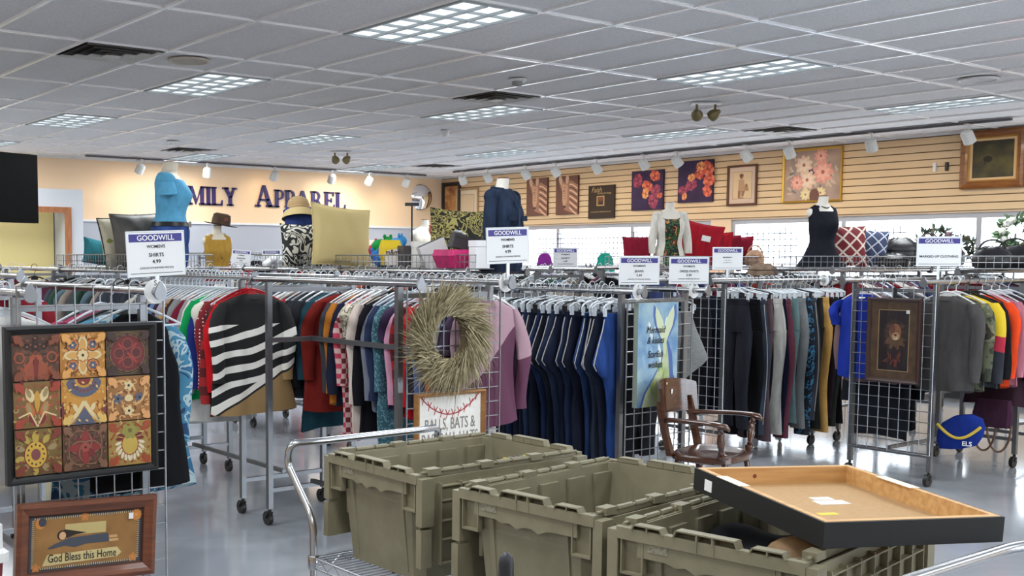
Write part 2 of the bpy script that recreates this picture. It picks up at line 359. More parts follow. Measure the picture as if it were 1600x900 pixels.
near = ['by the gold framed painting', 'right of the pink lily painting', 'over the pink lily painting', 'left of the pink lily painting', 'over the upper rose canvas', 'over the lower rose canvas', 'right of the dark text canvas', 'over the right zebra canvas', 'over the left zebra canvas', 'above the denim jacket', 'nearest the wall corner']
for y, n in zip(RY, near): track_lamp(12.0, y, -90+random.uniform(-25,25), 'white can lamp on the right track %s' % n, random.uniform(34,50))
LX = [6.82, 7.9, 9.07, 10.15, 10.9, 11.67]
for x, n in zip(LX, ('left of the blue mannequin', 'above the start of the lettering', 'above the middle of the lettering', 'above the end of the lettering', 'right of the lettering', 'left of the convex mirror')):
    track_lamp(x, 15.15, random.uniform(-25,25), 'white can lamp on the far track %s' % n, random.uniform(30,48))
# grey fitting room partition at far left with a wood framed opening
pm = mat('partition_grey', (206,209,214), .7)
px_ = MB(); yp = 15.2
px_.box(X0, 5.72, yp, yp+.12, 2.26, 2.55).box(5.72, 5.97, yp, YF, 0, 2.55).box(X0, 5.72, yp, yp+.12, 0, 1.2)
struct('wall_partition', px_, pm)
wood_o = noisy('frame_wood', (150,92,52), (176,112,66), 5, 6, .5, .1, (8,8,1))
dw = MB().box(5.70, 5.79, yp-.03, yp-.001, 1.0, 2.30).box(X0, 5.70, yp-.03, yp-.001, 2.22, 2.30)
struct('trim_5', dw, wood_o)
struct('wall_inner', MB().box(X0, 5.7, YF-.06, YF-.02, 1.2, 2.3), mat('wall_yellow', (232,214,150), .8))
# outside
struct('ground_outside', MB().box(XW+.25, 70, -60, 70, -.3, -.15).box(-60, XW+.25, -60, Y0-.2, -.3, -.15), mat('asphalt', (190,190,190), .9))
def car(x, y, rz, c, label):
    t = thing('car', label, 'car', (x, y, -.15), rz)
    b = MB(); prof = [(-2.2,.35),(-2.25,.75),(-1.9,.9),(-1.2,1.0),(-.6,1.42),(.7,1.45),(1.4,1.02),(2.1,.92),(2.25,.6),(2.2,.35)]
    b.poly(prof, -.85, .85); obj('car_body', b, mat('car_%d' % c[0], c, .3, coat=.5), t)
    obj('car_window', MB().poly([(-1.0,1.02),(-.52,1.36),(.62,1.38),(1.15,1.04)], -.86, .86), DARK, t)
    for a in (-1.35, 1.35):
        for s in (-.8, .8): obj('wheel', MB().cyl((a,s-.1,.32), (a,s+.1,.32), .32, 20), BLACK, t)
car(19, 13.2, 10, (150,160,178), 'silver blue parked car outside the left window')
car(21, 16.5, 10, (225,225,225), 'white parked car farther along outside the left window')
car(20, 8.2, 14, (170,60,60), 'red parked car outside the right window')
# letters on the far wall
def letter(ch):
    """slab letters, unit height, returns (list of polygons, width)"""
    B = lambda x0,x1,z0,z1: [(x0,z0),(x1,z0),(x1,z1),(x0,z1)]
    s, t = .2, .09
    ser = lambda x: [B(x-.06, x+s+.06, 0, t), B(x-.06, x+s+.06, 1-t, 1)]
    stem = lambda x: [B(x, x+s, 0, 1)]+ser(x)
    arc = lambda cx,cz,ro,ri,ax=1.: [[(cx+ax*ro*math.cos(a), cz+ro*math.sin(a)), (cx+ax*ro*math.cos(b), cz+ro*math.sin(b)), (cx+ax*ri*math.cos(b)*.8, cz+ri*math.sin(b)), (cx+ax*ri*math.cos(a)*.8, cz+ri*math.sin(a))] for a, b in [(-PI/2+PI*k/10, -PI/2+PI*(k+1)/10) for k in range(10)]]
    bowl = lambda: [B(s,.34,1-t,1), B(s,.34,.44,.44+t)]+arc(.34,.72,.28,.19,1.0)
    if ch == 'F': return stem(.06)+[B(.2,.68,1-t,1),[(.6,.76),(.68,.74),(.68,1),(.62,1)],B(.2,.5,.47,.47+t),[(.46,.38),(.52,.38),(.52,.64),(.46,.64)]], .72
    if ch == 'E': return stem(.06)+[B(.2,.64,1-t,1),[(.58,.76),(.66,.74),(.66,1),(.6,1)],B(.2,.5,.47,.47+t),[(.46,.38),(.52,.38),(.52,.64),(.46,.64)],B(.2,.68,0,t),[(.6,0),(.7,0),(.72,.28),(.66,.26)]], .76
    if ch == 'L': return stem(.06)+[B(.2,.66,0,t),[(.58,0),(.68,0),(.7,.3),(.64,.28)]], .74
    if ch == 'I': return stem(.06), .34
    if ch == 'P': return stem(.06)+bowl(), .68
    if ch == 'R': return stem(.06)+bowl()+[[(.34,.48),(.52,.48),(.8,0),(.56,0)],B(.54,.86,0,t)], .88
    if ch == 'A': return [[(.08,0),(.17,0),(.46,.86),(.38,1)],[(.38,1),(.52,1),(.88,0),(.64,0)],B(.2,.7,.28,.28+t),B(0,.28,0,t),B(.56,.96,0,t)], .98
    if ch == 'M': return [B(.1,.2,0,1),[(.1,1),(.3,1),(.58,.2),(.5,0)],[(.5,0),(.56,.2),(.8,1),(.88,1)],B(.78,.98,0,1),B(0,.3,0,t),B(.7,1.06,0,t),B(0,.2,1-t,1),B(.86,1.06,1-t,1)], 1.1
    if ch == 'Y': return [B(.34,.54,0,.5),[(.02,1),(.26,1),(.54,.45),(.36,.42)],[(.62,1),(.74,1),(.54,.42),(.42,.5)],B(.24,.64,0,t),B(-.04,.34,1-t,1),B(.56,.86,1-t,1)], .86
letter_m = mat('letter_purple', (44,34,98), .5)
wt = tag(bpy.data.objects.new('wall_lettering', None), 'dark purple slab serif lettering reading FAMILY APPAREL on the beige far wall', 'sign'); COL.objects.link(wt); wt.location = (7.31, YF, 2.42)
def put_word(s, x, w, big):
    tot = sum(letter(c)[1]*(big if i == 0 else 1) for i, c in enumerate(s)); h = w/tot
    for i, c in enumerate(s):
        ps, wd = letter(c); k = h*(big if i == 0 else 1); m = MB(); hz = .285*(big if i == 0 else 1)
        for p in ps: m.poly([(x+a*k, b*hz) for a, b in p], -.03, -.001)
        obj('letter', m, letter_m, wt, smooth=False); x += k*wd
put_word('FAMILY', 0, 1.39, 1.22); put_word('APPAREL', 1.72, 1.77, 1.22)
t = thing('convex_mirror', 'round convex security mirror on the far wall by the corner', 'mirror', (12.39, YF-.02, 2.68), -20)
obj('mirror_dome', MB().lathe([(.001,.075),(.08,.07),(.15,.048),(.215,.01)], 40, cap=False).xf(Matrix.Rotation(PI/2,4,'X')), mat('mirror', (240,242,245), .02, 1.), t)
obj('mirror_rim', MB().tube([(.218*math.cos(2*PI*k/40), 0, .218*math.sin(2*PI*k/40)) for k in range(40)], .008, 6, True), DARK, t)
obj('mirror_back', MB().cyl((0,.004,0),(0,.02,0), .2, 32), WHT, t)
t = thing('television', 'large black flat television hanging from the ceiling at far left', 'television', (2.76, 9.10, 1.885), 19)
obj('tv_panel', MB().box(-.5, .5, -.025, .025, 0, .565), mat('tv_black', (5,5,6), .7, spec=.15), t, smooth=False)
obj('tv_screen', MB().box(-.485, .485, -.027, -.024, .018, .55), mat('tv_screen', (3,3,4), .6, spec=.12), t, smooth=False)
obj('ceiling_pole', MB().cyl((0,.05,.3),(0,.05,1.14), .02), BLACK, t); obj('bracket', MB().box(-.12,.12,.02,.07,.2,.4), BLACK, t, smooth=False)
# ---------------------------------------------------------------- clothes racks
RAIL_R = .017
def rack(x, y, rz, L, Wd, zr, label, over=.17, mid=None, far=False):
    """double rail rack on castors: rails run along local y, near end at y=0"""
    t = thing('clothes_rack', label, 'clothes rack', (x, y, 0), rz, None); h = Wd/2
    posts = []
    for sx in (-1, 1):
        for yy in (0, L):
            posts.append(obj('post', MB().box(sx*h-.016, sx*h+.016, yy-.016, yy+.016, .1, zr-.0175), STEEL, t, smooth=False))
            c = obj('caster', MB().cyl((sx*h,yy,.07), (sx*h,yy,.1), .011, 8).tube([(sx*h-.018,yy+.02,.045),(sx*h-.018,yy,.075),(sx*h+.018,yy,.075),(sx*h+.018,yy+.02,.045)], .006, 6), BLACK, t)
            obj('wheel', MB().cyl((sx*h-.013,yy+.02,.042), (sx*h+.013,yy+.02,.042), .042, 18), BLACK, c)
        obj('rail', MB().cyl((sx*h,-over,zr), (sx*h,L+over,zr), RAIL_R, 14), CHROME, t)
        for yy in (-over-.006, L+over+.006):
            e = MB().poly([(sx*h+.027*math.cos(a)*(1 if math.sin(a) < 0 else (1-.55*math.sin(a))), zr-.006+(.028 if math.sin(a) < 0 else .048)*math.sin(a)) for a in [2*PI*k/20 for k in range(20)]], yy-.006, yy+.006)
            obj('end_cap', e, STEEL, t)
    for yy in (0, L):
        obj('crossbar', MB().box(-h+.016, h-.016, yy-.012, yy+.012, .2, .225), STEEL, t, smooth=False)
        obj('crossbar', MB().box(-h+.016, h-.016, yy-.012, yy+.012, zr-.075, zr-.05), STEEL, t, smooth=False)
    obj('stretcher', MB().box(-.012, .012, .0, L, .226, .25), STEEL, t, smooth=False)
    if mid: obj('stretcher', MB().box(-.012, .012, -.01, L+.01, mid, mid+.028).box(-h+.017, h-.017, L-.012, L+.012, mid-.001, mid+.027).box(-h+.017, h-.017, -.012, .012, mid-.001, mid+.027), STEEL, t, smooth=False)
    return t
def grid_panel(x, y, rz, w, z0, z1, label, pitch=.0762, r=.0032, m_=None):
    """welded wire grid facing local -y; x is its left edge"""
    t = thing('grid_panel', label, 'grid panel', (x, y, 0), rz); m = MB()
    n = round(w/pitch); k = round((z1-z0)/pitch)
    for a in range(1, n): m.cyl((a*w/n, 0, z0), (a*w/n, 0, z1), r, 6)
    for b in range(1, k): m.cyl((0, .006, z0+b*(z1-z0)/k), (w, .006, z0+b*(z1-z0)/k), r, 6)
    obj('wire_grid', m, m_ or WIRE, t)
    obj('panel_edge', MB().tube([(0,.003,z0),(w,.003,z0),(w,.003,z1),(0,.003,z1)], .005, 6, True), m_ or WIRE, t)
    return t
def basket(x, y, rz, L, Wd, z0, label, h=.1):
    """shallow wire basket sitting on two rails, length along local y"""
    t = thing('wire_basket', label, 'wire basket', (x, y, 0), rz); a = Wd/2; m = MB(); r = .0028
    z1 = z0+h
    obj('basket_rim', MB().tube([(-a,0,z1),(a,0,z1),(a,L,z1),(-a,L,z1)], .0045, 6, True).tube([(-a,0,z0),(a,0,z0),(a,L,z0),(-a,L,z0)], .0045, 6, True), WIRE, t)
    n = int(L/.05)
    for i in range(n+1):
        yy = L*i/n; m.tube([(-a,yy,z1),(-a,yy,z0),(a,yy,z0),(a,yy,z1)], r, 4)
    k = int(Wd/.06)
    for i in range(1, k):
        xx = -a+Wd*i/k; m.tube([(xx,0,z1),(xx,0,z0),(xx,L,z0),(xx,L,z1)], r, 4)
    m.tube([(-a,0,z0+h/2),(a,0,z0+h/2),(a,L,z0+h/2),(-a,L,z0+h/2)], r, 4, True)
    obj('basket_wires', m, WIRE, t); return t
# ---------------------------------------------------------------- garments, origin on the rail
def hook_pts(): return [(.018*math.cos(a)*1., 0, -.001+.0205*math.sin(a)) for a in [PI*1.0-PI*1.12*k/9-.15 for k in range(10)]]
def hanger_mesh(kind):
    m = MB(); r = .0024
    hook = [(-.0245,0,-.014)]+[(.0245*math.cos(a), 0, .0245*math.sin(a)-.0) for a in [PI-PI*k/8 for k in range(9)]]+[(.0245,0,-.012),(.015,0,-.035),(0,0,-.05),(0,0,-.088)]
    m.tube(hook, r, 6)
    if kind == 'top':
        arm = lambda s: [(0,0,-.085),(s*.05,0,-.097),(s*.12,0,-.125),(s*.2,0,-.165)]
        for s in (-1, 1): m.tube(arm(s), [.007,.007,.006,.0045], 6)
        m.tube([(-.2,0,-.166),(-.1,0,-.172),(.1,0,-.172),(.2,0,-.166)], .0045, 6)
        m.box(-.03,.03,-.004,.004,-.125,-.088)
    else:
        u = .62 if kind == 'short' else 1.
        m.tube([(-.165,0,-.118),(-.06,0,-.1),(0,0,-.088),(.06,0,-.1),(.165,0,-.118)] if u == 1. else [(-.1,0,-.15),(-.105,0,-.12),(-.07,0,-.1),(0,0,-.088),(.07,0,-.1),(.115,0,-.12),(.11,0,-.15)], .006, 6)
        for s in (-1, 1): m.box(s*.135*u-.011, s*.135*u+.011, -.007, .007, -.172, -.118)
    return m.mesh('hanger', [CLEAR])
HANG = {k: hanger_mesh(k) for k in ('top', 'clip', 'short')}
def body_mesh(kind, seed, length, hem=.21, wide=1., thick=1., open_front=False):
    rnd = random.Random(seed); ph = [rnd.uniform(0, 6.28) for _ in range(6)]; m = MB(); n = 36
    prof = [(-.118,.062,.02),(-.128,.085,.026),(-.145,.135,.032),(-.165,.178,.034),(-.19,.203,.033),(-.25,.208,.034),(-.36,.205,.036)]
    if kind == 'tank': prof = [(-.118,.062,.02),(-.13,.08,.026),(-.15,.11,.03),(-.19,.14,.032),(-.25,.15,.034),(-.34,.19,.036)]
    zz = prof[-1][0]; b = -.12-length
    for q in range(1, 9): f = q/8; prof.append((zz+(b-zz)*f, .2+(hem-.2)*f, .036))
    rings = []
    for i, (z, w, d) in enumerate(prof):
        f = max(0, min(1, (-z-.2)/.3)); ring = []
        for k in range(n):
            a = 2*PI*k/n; c, s_ = math.cos(a), math.sin(a); x = w*wide*math.copysign(abs(c)**.8, c)
            wob = f*(.011*math.sin(3*a+ph[0]+z*4)+.008*math.sin(5*a+ph[1]-z*5)+.006*math.sin(9*a+ph[2]))
            y = d*thick*math.copysign(abs(s_)**.7, s_)+wob*abs(s_)**.5
            ring.append((x+f*.012*math.sin(7*z+ph[3]), y+f*.012*math.sin(5*z+ph[4]), z+(.012*math.sin(2*a+ph[5]) if i == len(prof)-1 else 0)))
        rings.append(ring)
    m.loft(rings); return m
def sleeve_mesh(s, seed, length, r=1.):
    rnd = random.Random(seed*3+s); p0 = rnd.uniform(0, 6); m = MB(); n = 18; rings = []; N = 9
    for i in range(N+1):
        f = i/N; z = -.165-length*f*(.97)+(-.0 if f else .0); x = s*(.172+.07*math.sin(min(1, f*2.2)*PI/2)+.012*math.sin(4*f+p0)); y = -.01-.02*f+.008*math.sin(7*f+p0)
        a, b = (.05-.014*f)*r, (.036-.008*f)*r
        if i == 0: a, b = .03*r, .026*r
        w = .006*math.sin(9*f+p0)
        rings.append([(x+(a+w*math.sin(3*2*PI*k/n+p0))*math.cos(2*PI*k/n), y+(b+w*math.sin(2*2*PI*k/n))*math.sin(2*PI*k/n), z+s*.0-abs(math.cos(2*PI*k/n)*.0)) for k in range(n)])
    m.loft(rings); return m
def collar_mesh(): return MB().tube([(.068*math.cos(a), .028*math.sin(a), -.122-.026*(1-math.sin(a))/2) for a in [2*PI*k/24 for k in range(24)]], .009, 7, True)
COLLAR = collar_mesh().mesh('collar', [WHITE])
def hood_mesh(): return MB().loft([[(.085*math.cos(a)*k, .035+.05*math.sin(a)*k, -.13-.1*(1-k)) for a in [2*PI*q/18 for q in range(18)]] for k in (1., .96, .7, .3)])
GM = {}
def gm(kind, seed):
    k = (kind, seed)
    if k in GM: return GM[k]
    d = {'long': ('a', .66, .215, .56), 'tee': ('a', .62, .215, .2), 'tank': ('tank', .74, .22, 0), 'cardigan': ('a', .82, .23, .6), 'jacket': ('a', .64, .225, .58), 'tunic': ('a', .86, .235, .5), 'wide': ('a', .72, .26, .5)}[kind]
    e = {'body': body_mesh(d[0], seed, d[1], d[2], 1.12 if kind == 'wide' else 1., 1.5 if kind == 'jacket' else 1.).mesh('body', [WHITE])}
    if d[3]:
        for s in (-1, 1): e[s] = sleeve_mesh(s, seed, d[3], 1.35 if kind == 'jacket' else 1.).mesh('sleeve', [WHITE])
    GM[k] = e; return e
def pants_mesh(seed, L=.98, wide=1., lean=0.):
    rnd = random.Random(seed); p = [rnd.uniform(0, 6.28) for _ in range(4)]; n = 20; out = {}
    m = MB(); rings = []
    def ring(cx, z, w, d, y=0., kk=0): return [(cx+w*math.copysign(abs(math.cos(2*PI*k/n))**.8, math.cos(2*PI*k/n)), y+d*math.sin(2*PI*k/n)+.005*math.sin(3*2*PI*k/n+p[0]+z*9), z) for k in range(n)]
    sh = lambda z: lean*(min(-z-.17, .3) if -z-.17 < .3 else max(.04, .3-(-z-.47)*.55))+.012*math.sin(6*z+p[1])
    for z, w, d in ((-.196,.165,.024),(-.25,.175,.03),(-.33,.185,.034),(-.42,.19,.034)): rings.append(ring(sh(z), z, w*wide, d))
    m.loft(rings)
    for s in (-1, 1):
        rings = []
        for i in range(9):
            f = i/8; z = -.41-(L-.24)*f; rings.append(ring(sh(z)+s*(.095+.015*f)*wide, z, (.094-.022*f)*wide, .034-.006*f, .012*math.sin(5*f+p[2])))
        m.loft(rings)
    out['legs'] = m.mesh('trouser_legs', [WHITE])
    out['band'] = MB().loft([ring(sh(-.18), z, .168*wide, .026) for z in (-.16,-.178,-.2)]).mesh('waistband', [WHITE])
    sm = MB()
    for s in (-1, 1): sm.tube([(sh(z)+s*(.166+.024*min(1,(-z-.17)/.25)-(0 if z > -.42 else .0))*wide, -.026, z) for z in (-.2,-.28,-.36,-.42)]+[(sh(-.41-(L-.24)*f)+s*(.19-.006*f)*wide, -.02, -.41-(L-.24)*f) for f in (.15,.3,.45,.6,.75,.9)], .0032, 4)
    out['seam'] = sm.mesh('seam', [WHITE])
    return out
def folded_mesh(seed, L=1.1):
    '''trousers hung folded in half: waist, a seat that runs out to the crotch point, then both legs together'''
    rnd = random.Random(seed+40); p = [rnd.uniform(0, 6.28) for _ in range(4)]; n = 18; out = {}; j = rnd.uniform(.85, 1.12); k2 = rnd.uniform(-.02, .03)
    prof = [(-.19,-.085,.105,.022),(-.25,-.105,.115,.026),(-.34,-.14*j,.12,.028),(-.43,-.18*j,.122,.028),(-.465,-.192*j,.124,.026),(-.50,-.165*j,.125,.026),(-.56,-.095,.126,.026),(-.64,-.06,.124,.025),(-.78,-.045+k2,.118,.024),(-.95,-.04+k2,.112,.022),(-L,-.035+k2,.105,.022)]
    prof = [q for q in prof if q[0] >= -L-.001]
    def ring(z, a, b, d): c, w = (a+b)/2, (b-a)/2; return [(c+w*math.copysign(abs(math.cos(2*PI*k/n))**.75, math.cos(2*PI*k/n)), d*math.sin(2*PI*k/n)+.007*math.sin(9*z+p[0])+.004*math.sin(3*2*PI*k/n+p[1]+12*z), z+.02*math.sin(4*z+p[2])*math.cos(2*PI*k/n)*.3) for k in range(n)]
    out['legs'] = MB().loft([ring(*q) for q in prof]).mesh('trouser_legs', [WHITE])
    out['band'] = MB().loft([ring(z, -.078, .102, .024) for z in (-.155,-.172,-.195)]).mesh('waistband', [WHITE])
    sm = MB()
    for a_, b_ in ((1, -.003), ): sm.tube([(q[a_]+b_, .007*math.sin(9*q[0]+p[0])-.006, q[0]) for q in prof[:6]], .0032, 4)
    out['seam'] = sm.mesh('seam', [WHITE])
    return out
def pm_get(seed, L, wide, lean):
    if lean == 'folded':
        k = ('fold', seed, L)
        if k not in GM: GM[k] = folded_mesh(seed, L)
        return GM[k]
    k = ('pants', seed, L, wide, lean)
    if k not in GM: GM[k] = pants_mesh(seed, L, wide, lean)
    return GM[k]
HM = {'clear': CLEAR, 'white': WHT, 'black': BLACK, 'red': mat('hanger_red', (170,24,32), .3)}
def top(kind, name, m, label, cat, loc, rz, hang='clear', seed=0, group=None, sleeve=None, collar=None, body2=None):
    t = thing(name, label, cat, loc, rz, group); g = gm(kind, seed)
    inst('body', g['body'], m, t)
    for s in (-1, 1):
        if s in g: inst('sleeve', g[s], sleeve or m, t)
    inst('collar', COLLAR, collar or m, t)
    inst('hanger', HANG['top'], HM[hang], t); return t
def pants(name, m, label, cat, loc, rz, hang='clear', seed=0, L=.98, wide=1., lean=0., group=None, seam=None, band=None):
    t = thing(name, label, cat, loc, rz, group); g = pm_get(seed, L, wide, lean)
    inst('trouser_legs', g['legs'], m, t); inst('waistband', g['band'], band or m, t)
    if seam: inst('seam', g['seam'], seam, t)
    inst('hanger', HANG['short' if lean == 'folded' else 'clip'], HM[hang], t); return t
# cloth patterns
zebra = ramped('cloth_zebra', 'wave', [(20,20,22),(230,228,222)], [0,.6], 3.5, (.7,1,1), distort=3.4, detail=1.3, bands='Z', rot=(0,.40,0))
zebra_n = zebra.node_tree
buff = plaid('cloth_buffalo', (150,26,30), (84,16,22), (22,18,20), .05)
pinkpl = plaid('cloth_pink_plaid', (196,64,92), (214,180,176), (120,40,56), .03)
camo = ramped('cloth_camo', 'noise', [(46,50,40),(84,88,66),(112,110,86),(56,52,42)], [0,.44,.54,.62], 9)
leop = ramped('cloth_leopard', 'vor', [(40,28,20),(150,112,62),(176,138,84)], [0,.28,.5], 38)
tropic = ramped('cloth_tropical', 'noise', [(28,62,100),(62,124,156),(166,186,192),(44,100,140),(104,156,168)], [0,.4,.5,.56,.64], 7, distort=1.5)
flor = ramped('cloth_cream_floral', 'vor', [(60,60,64),(200,198,186)], [0,.22], 20)
flor2 = ramped('cloth_grey_leaf', 'noise', [(196,190,170),(96,92,80),(160,150,130)], [0,.5,.58], 22, distort=2)
teal_sp = ramped('cloth_teal_speckle', 'noise', [(52,98,112),(120,160,168),(40,74,90)], [0,.55,.62], 60)
navy_fl = ramped('cloth_navy_floral', 'vor', [(190,180,190),(60,70,120),(26,28,48)], [0,.12,.3], 24)
bk_wt = ramped('cloth_black_white_print', 'vor', [(220,220,218),(24,24,28)], [0,.25], 22)
dots = ramped('cloth_red_dots', 'vor', [(240,230,230),(120,20,30)], [0,.22], 45, rand=0)
batik = ramped('cloth_batik', 'noise', [(20,30,44),(60,130,170),(24,40,70)], [0,.52,.6], 26)
C = cloth
def zblock(name, bands, slant=0.):
    '''cloth sewn from colour blocks down the garment: (height, colour) from the bottom up'''
    m = mat(name, bands[0][1], .9); nt = m.node_tree; b = nt.nodes['Principled BSDF']; L = nt.links.new
    tc = nt.nodes.new('ShaderNodeTexCoord'); sx = nt.nodes.new('ShaderNodeSeparateXYZ'); L(tc.outputs['Object'], sx.inputs[0])
    a = nt.nodes.new('ShaderNodeMath'); a.operation = 'MULTIPLY_ADD'; a.inputs[1].default_value = slant; L(sx.outputs[0], a.inputs[0]); L(sx.outputs[2], a.inputs[2])
    d = nt.nodes.new('ShaderNodeMath'); d.operation = 'ADD'; d.inputs[1].default_value = 1.; L(a.outputs[0], d.inputs[0])
    r = nt.nodes.new('ShaderNodeValToRGB'); r.color_ramp.interpolation = 'CONSTANT'; e = r.color_ramp.elements
    while len(e) < len(bands): e.new(.5)
    for i, (p, c) in enumerate(bands): e[i].position = 0 if i == 0 else p+1; e[i].color = (*lin(c), 1)
    L(d.outputs[0], r.inputs[0]); L(r.outputs[0], b.inputs['Base Color']); return m, d.outputs[0]
def zebra_hem():
    '''tan slanted hem sewn below the zebra stripes'''
    nt = zebra.node_tree; b = nt.nodes['Principled BSDF']; L = nt.links.new; old = b.inputs['Base Color'].links[0].from_socket
    tc = nt.nodes.new('ShaderNodeTexCoord'); sx = nt.nodes.new('ShaderNodeSeparateXYZ'); L(tc.outputs['Object'], sx.inputs[0])
    a = nt.nodes.new('ShaderNodeMath'); a.operation = 'MULTIPLY_ADD'; a.inputs[1].default_value = -.55; L(sx.outputs[0], a.inputs[0]); L(sx.outputs[2], a.inputs[2])
    def below(v):
        g = nt.nodes.new('ShaderNodeMath'); g.operation = 'LESS_THAN'; g.inputs[1].default_value = v; L(a.outputs[0], g.inputs[0]); return g.outputs[0]
    def mix(f, A, c):
        m = nt.nodes.new('ShaderNodeMix'); m.data_type = 'RGBA'; L(f, m.inputs[0]); L(A, m.inputs[6]); m.inputs[7].default_value = (*lin(c), 1); return m.outputs[2]
    o = mix(below(-.66), old, (226,222,214)); o = mix(below(-.70), o, (22,22,24)); o = mix(below(-.715), o, (150,122,80))
    g = nt.nodes.new('ShaderNodeMath'); g.operation = 'GREATER_THAN'; g.inputs[1].default_value = -.3; L(sx.outputs[2], g.inputs[0]); o = mix(g.outputs[0], o, (22,22,24))
    L(o, b.inputs['Base Color'])
zebra_hem()
def place_tops(rail, zr, items, where, rz, group, jitter=7):
    """items: (position along the rail, kind, thing name, category, material, look, hanger, options)"""
    axis, c = rail
    for i, it in enumerate(items):
        pos, kind, nm, cat, m, look = it[:6]; hg = it[6] if len(it) > 6 else 'clear'; o = it[7] if len(it) > 7 else {}
        loc = (c, pos, zr+.0185) if axis == 'x' else (pos, c, zr+.0185)
        a = rz+o.pop('turn', random.uniform(-jitter, jitter))
        lab = o.pop('label', look+' '+where); sc_ = o.pop('scale', None)
        if nm in ('trousers', 'jeans'): pants(nm, m, lab, cat, loc, a, hg, seed=i % 5, group=group, **o)
        else:
            t_ = top(kind, nm, m, lab, cat, loc, a, hg, seed=o.pop('seed', i % 4), group=group, **o)
            if sc_: t_.scale = sc_
# ---- racks: columns running away from the camera (L, A, B) and rows running to the right (P, R)
rack(1.685, 4.33, 0, 1.27, .53, 1.463, 'chrome clothes rack at far left behind the framed tile picture')
rack(3.67, 4.43, 0, 1.27, .60, 1.475, 'chrome clothes rack behind the dried grass wreath', mid=1.1)
rack(3.69, 6.06, 0, 1.27, .60, 1.48, 'chrome clothes rack holding the zebra striped sweater')
rack(5.53, 4.63, 0, 1.27, .60, 1.40, 'chrome clothes rack holding the row of blue jeans')
rack(8.70, 5.80, 90, 1.27, .56, 1.42, 'chrome clothes rack holding the row of dark trousers')
rack(9.02, 4.30, 90, 1.27, .60, 1.44, 'chrome clothes rack behind the framed lion picture')
G = grid_panel
G(1.40, 4.25, 0, .61, .26, 1.49, 'wire grid panel behind the framed tile picture')
G(3.37, 4.36, 0, .62, .24, 1.46, 'wire grid panel the dried grass wreath hangs on')
G(5.22, 4.57, 0, .61, .11, 1.34, 'wire grid panel behind the mermaid tail canvas')
G(7.40, 6.10, -90, .61, .11, 1.36, 'wire grid panel at the end of the dark trousers rack')
G(7.72, 4.61, -90, .62, .22, 1.45, 'wire grid panel the framed lion picture hangs on')
# second rank racks, further away
BACK = [(1.685, 6.1, 0, 'second chrome rack in the far left line'), (1.685, 7.9, 0, 'third chrome rack in the far left line'), (1.685, 9.7, 0, 'fourth chrome rack in the far left line'),
 (3.69, 7.72, 0, 'chrome rack under the blue mannequin basket'), (3.69, 9.35, 0, 'chrome rack beyond the grey cushion basket'),
 (5.53, 6.25, 0, 'chrome rack under the pink bag basket'), (5.53, 7.87, 0, 'chrome rack under the tan cushion basket'), (5.53, 9.5, 0, 'chrome rack beyond the tan cushion'),
 (7.4, 7.3, 0, 'chrome rack behind the shorts sign'), (7.4, 9.0, 0, 'chrome rack under the far white bust'),
 (10.35, 5.80, 90, 'chrome rack under the black vest mannequin'), (12.0, 5.80, 90, 'chrome rack under the hanging black bags'),
 (10.66, 4.30, 90, 'chrome rack at the right photo edge'),
 (9.95, 7.65, 90, 'chrome rack under the white shirt mannequin'), (11.6, 7.65, 90, 'chrome rack near the right window'),
 (9.6, 9.5, 90, 'chrome rack near the left window'), (11.3, 9.5, 90, 'chrome rack beside the window pillar')]
for x, y, rz, lb in BACK: rack(x, y, rz, 1.27, .58, 1.50, lb)
# ---- far left rail and its two garments that show beside the tile picture
Lr = ('x', 1.95)
place_tops(Lr, 1.463, [
 (4.40, 'tank', 'blouse', 'blouse', C((24,24,28)), 'sleeveless black blouse'),
 (4.56, 'wide', 'shirt', 'shirt', tropic, 'blue tropical print shirt', 'black', dict(turn=-4, scale=(1.14,1,1.08))),
 (4.66, 'long', 'shirt', 'shirt', C((90,92,98)), 'slate grey shirt tucked behind the tropical print shirt'),
 (4.78, 'tee', 'shirt', 'shirt', C((150,60,90)), 'magenta tee far behind the tropical print shirt')], 'beside the framed tile picture', 0, 'tops at the far left')
place_tops(('x', 1.42), 1.463, [(4.46+.085*k, ('long','tee')[k%2], 'shirt', 'shirt', C(c), n, h) for k, (c, n, h) in enumerate([
 ((226,226,222),'white shirt','clear'), ((180,30,36),'bright red shirt','clear'), ((30,30,34),'black shirt','black'), ((214,206,200),'ivory shirt','clear'), ((120,130,160),'dusty blue shirt','clear'), ((200,90,80),'coral shirt','red'), ((70,72,78),'dark grey shirt','clear'), ((190,60,110),'hot pink shirt','clear'), ((230,200,60),'yellow shirt','clear'), ((150,30,40),'crimson shirt','clear')])], 'on the rail behind the framed tile picture', 0, 'shirts behind the tile picture')
